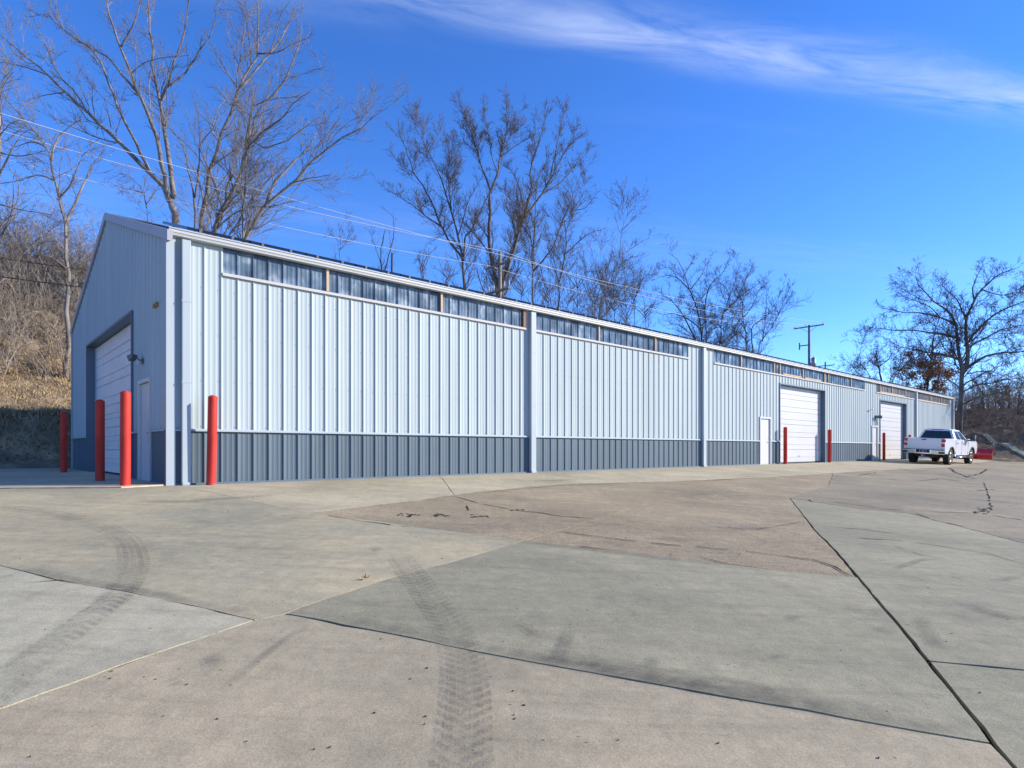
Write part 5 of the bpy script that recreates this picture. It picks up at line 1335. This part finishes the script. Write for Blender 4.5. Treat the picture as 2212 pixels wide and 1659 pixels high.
# ------------------------------------------------------------------ brush, grass and leaves on the slopes
rg = np.random.default_rng(77)
def scatter(n, s0, s1, d0, d1, test):
    out = []
    while len(out) < n:
        s, d = rg.uniform(s0, s1), rg.uniform(d0, d1)
        if test(s, d): x, y = wld(s, d); out.append((x, y, gz(s, d)-.03))
    return np.array(out)
def brush(name, pts, h0, h1, mat, label, lean=.35, r=.012, kid=5):
    N = len(pts); K = 6; P = np.empty((N, K, 3)); P[:, 0] = pts
    d = unit(np.c_[rg.normal(size=(N, 2))*lean, np.ones(N)]); ln = rg.uniform(h0, h1, N)**1.0
    for k in range(1, K):
        d = unit(d+rg.normal(size=(N, 3))*.20); P[:, k] = P[:, k-1]+d*(ln/(K-1))[:, None]
    Rd = (r*rg.uniform(.5, 1.5, N))[:, None]*np.linspace(1, .35, K)[None, :]
    A, Ra = kids(rg, P, Rd, kid, .15, 1, (.25, .6), (25, 75), .02, .25, 4, .3, .7, r*.4)
    B2, Rb = kids(rg, A, Ra, 1.6, .2, 1, (.3, .7), (25, 70), .0, .25, 3, .2, .7, r*.35)
    VV, QQ, off = [], [], 0
    for a, b, s_ in ((P, Rd, 3), (A, Ra, 3), (B2, Rb, 3)):
        v, q = tubes(a, b, s_); VV.append(v); QQ.append(q+off); off += len(v)
    me = npmesh(name, np.concatenate(VV), np.concatenate(QQ))
    o = link(name, me, mat); stuff(tag(o, label, 'brush')); return o
hill = lambda s, d: -d-13.9 > 5.0
brush('brush', scatter(2600, -16, 3, -31, -18.6, hill), .8, 3.6, 'brush_twig', 'grey tan tangle of bare brush covering the left hillside', .45, .016, 5)
brush('brush', scatter(600, -16, 3, -27, -18.0, hill), .6, 2.0, 'dry_grass', 'straw coloured weed stalks among the brush on the left hillside', .5, .009, 4)
brush('brush', scatter(2100, 58, 92, -16, 16, lambda s, d: terr(s, d) > .9 and s > 60+.2*max(0, d)), 1.0, 5.2, 'thicket_twig', 'brown bare thicket on the bank beyond the truck', .35, .024, 5)
brush('brush', scatter(160, 54, 64, -9, 9, lambda s, d: terr(s, d) > .5 and s > 57+.35*max(0, d)), .3, 1.0, 'thicket_twig', 'low brown scrub along the foot of the far bank', .6, .012, 4)
brush('brush', scatter(150, -16, 2, -16.0, -14.0, lambda s, d: True), .25, .9, 'brush_twig', 'pale roots and weed stems on the shaded cut of the left bank', .9, .009, 3)
# straw grass on the bench of the hillside and on the far bank
def grass(name, pts, h, label, mat='dry_grass', w=.012):
    n = len(pts); a = rg.uniform(0, 6.28, n); b = np.c_[np.cos(a), np.sin(a), np.zeros(n)]*w
    tip = np.c_[rg.normal(size=(n, 2))*.55, np.ones(n)]; tip = tip/np.linalg.norm(tip, axis=1, keepdims=True)*(h*rg.uniform(.4, 1.3, n))[:, None]
    V = np.stack([pts-b, pts+b, pts+tip], 1).reshape(-1, 3)
    o = link(name, npmesh(name, V, None, np.arange(3*n).reshape(n, 3)), mat); stuff(tag(o, label, 'grass')); return o
bench = lambda s, d: 1.1 < -d-13.9 < 7.0
grass('grass', scatter(26000, -17, 2.0, -21.5, -15.0, bench), .20, 'straw coloured dry grass on the sunlit bench of the left bank')
grass('grass', scatter(7000, -17, 2.0, -15.6, -14.3, lambda s, d: True), .34, 'dry grass overhanging the cut edge of the left bank', w=.010)
grass('grass', scatter(9000, 53.2, 66, -4, 8, lambda s, d: terr(s, d) > .05), .12, 'short dry grass on the slope behind the plow')
def litter(name, pts, size, label, mat='leaf_litter'):
    pts = pts.copy(); pts[:, 2] += .05
    o = leafcards(name, pts, size, rg, mat, None, .6); tag(o, label, 'leaves'); return o
litter('fallen_leaves', scatter(9000, -17, 2.5, -22, -13.9, lambda s, d: True), .05, 'pale fallen leaves scattered over the left bank')
litter('fallen_leaves', scatter(4500, -17, 2.5, -15.4, -13.75, lambda s, d: True), .065, 'brown leaves caught on the shaded cut of the left bank')
litter('fallen_leaves', scatter(7000, 55, 80, -8, 14, lambda s, d: terr(s, d) > .3), .075, 'brown fallen leaves covering the bank beyond the truck')
# strip of pale concrete walk climbing the far bank
wk = []
w0, w1 = px3(2108, 950, 56), px3(2245, 1000, 43)
mbw = MB(); prev = None
for i in range(26):
    t = i/25; p = w0.lerp(w1, t); s, d = loc(p.x, p.y)
    e = (w1-w0).normalized(); nr = Vector((-e.y, e.x, 0))
    a, b = p+nr*.22, p-nr*.22
    row = []
    zc_ = max(gz(*loc(a.x, a.y)), gz(*loc(b.x, b.y)), gz(s, d))+.06
    for q_ in (a, b): row.append(mbw.bm.verts.new((q_.x, q_.y, zc_)))
    for q_ in (a, b): row.append(mbw.bm.verts.new((q_.x, q_.y, zc_-.35)))
    if prev:
        mbw.bm.faces.new((prev[0], prev[1], row[1], row[0])); mbw.bm.faces.new((prev[0], row[0], row[2], prev[2])); mbw.bm.faces.new((prev[1], prev[3], row[3], row[1]))
    prev = row
structure(mbw.build('path', 'slab_pale'))
print('TRIS', sum(len(o.data.loop_triangles) if o.type == 'MESH' and not o.data.calc_loop_triangles() else 0 for o in COL.objects))
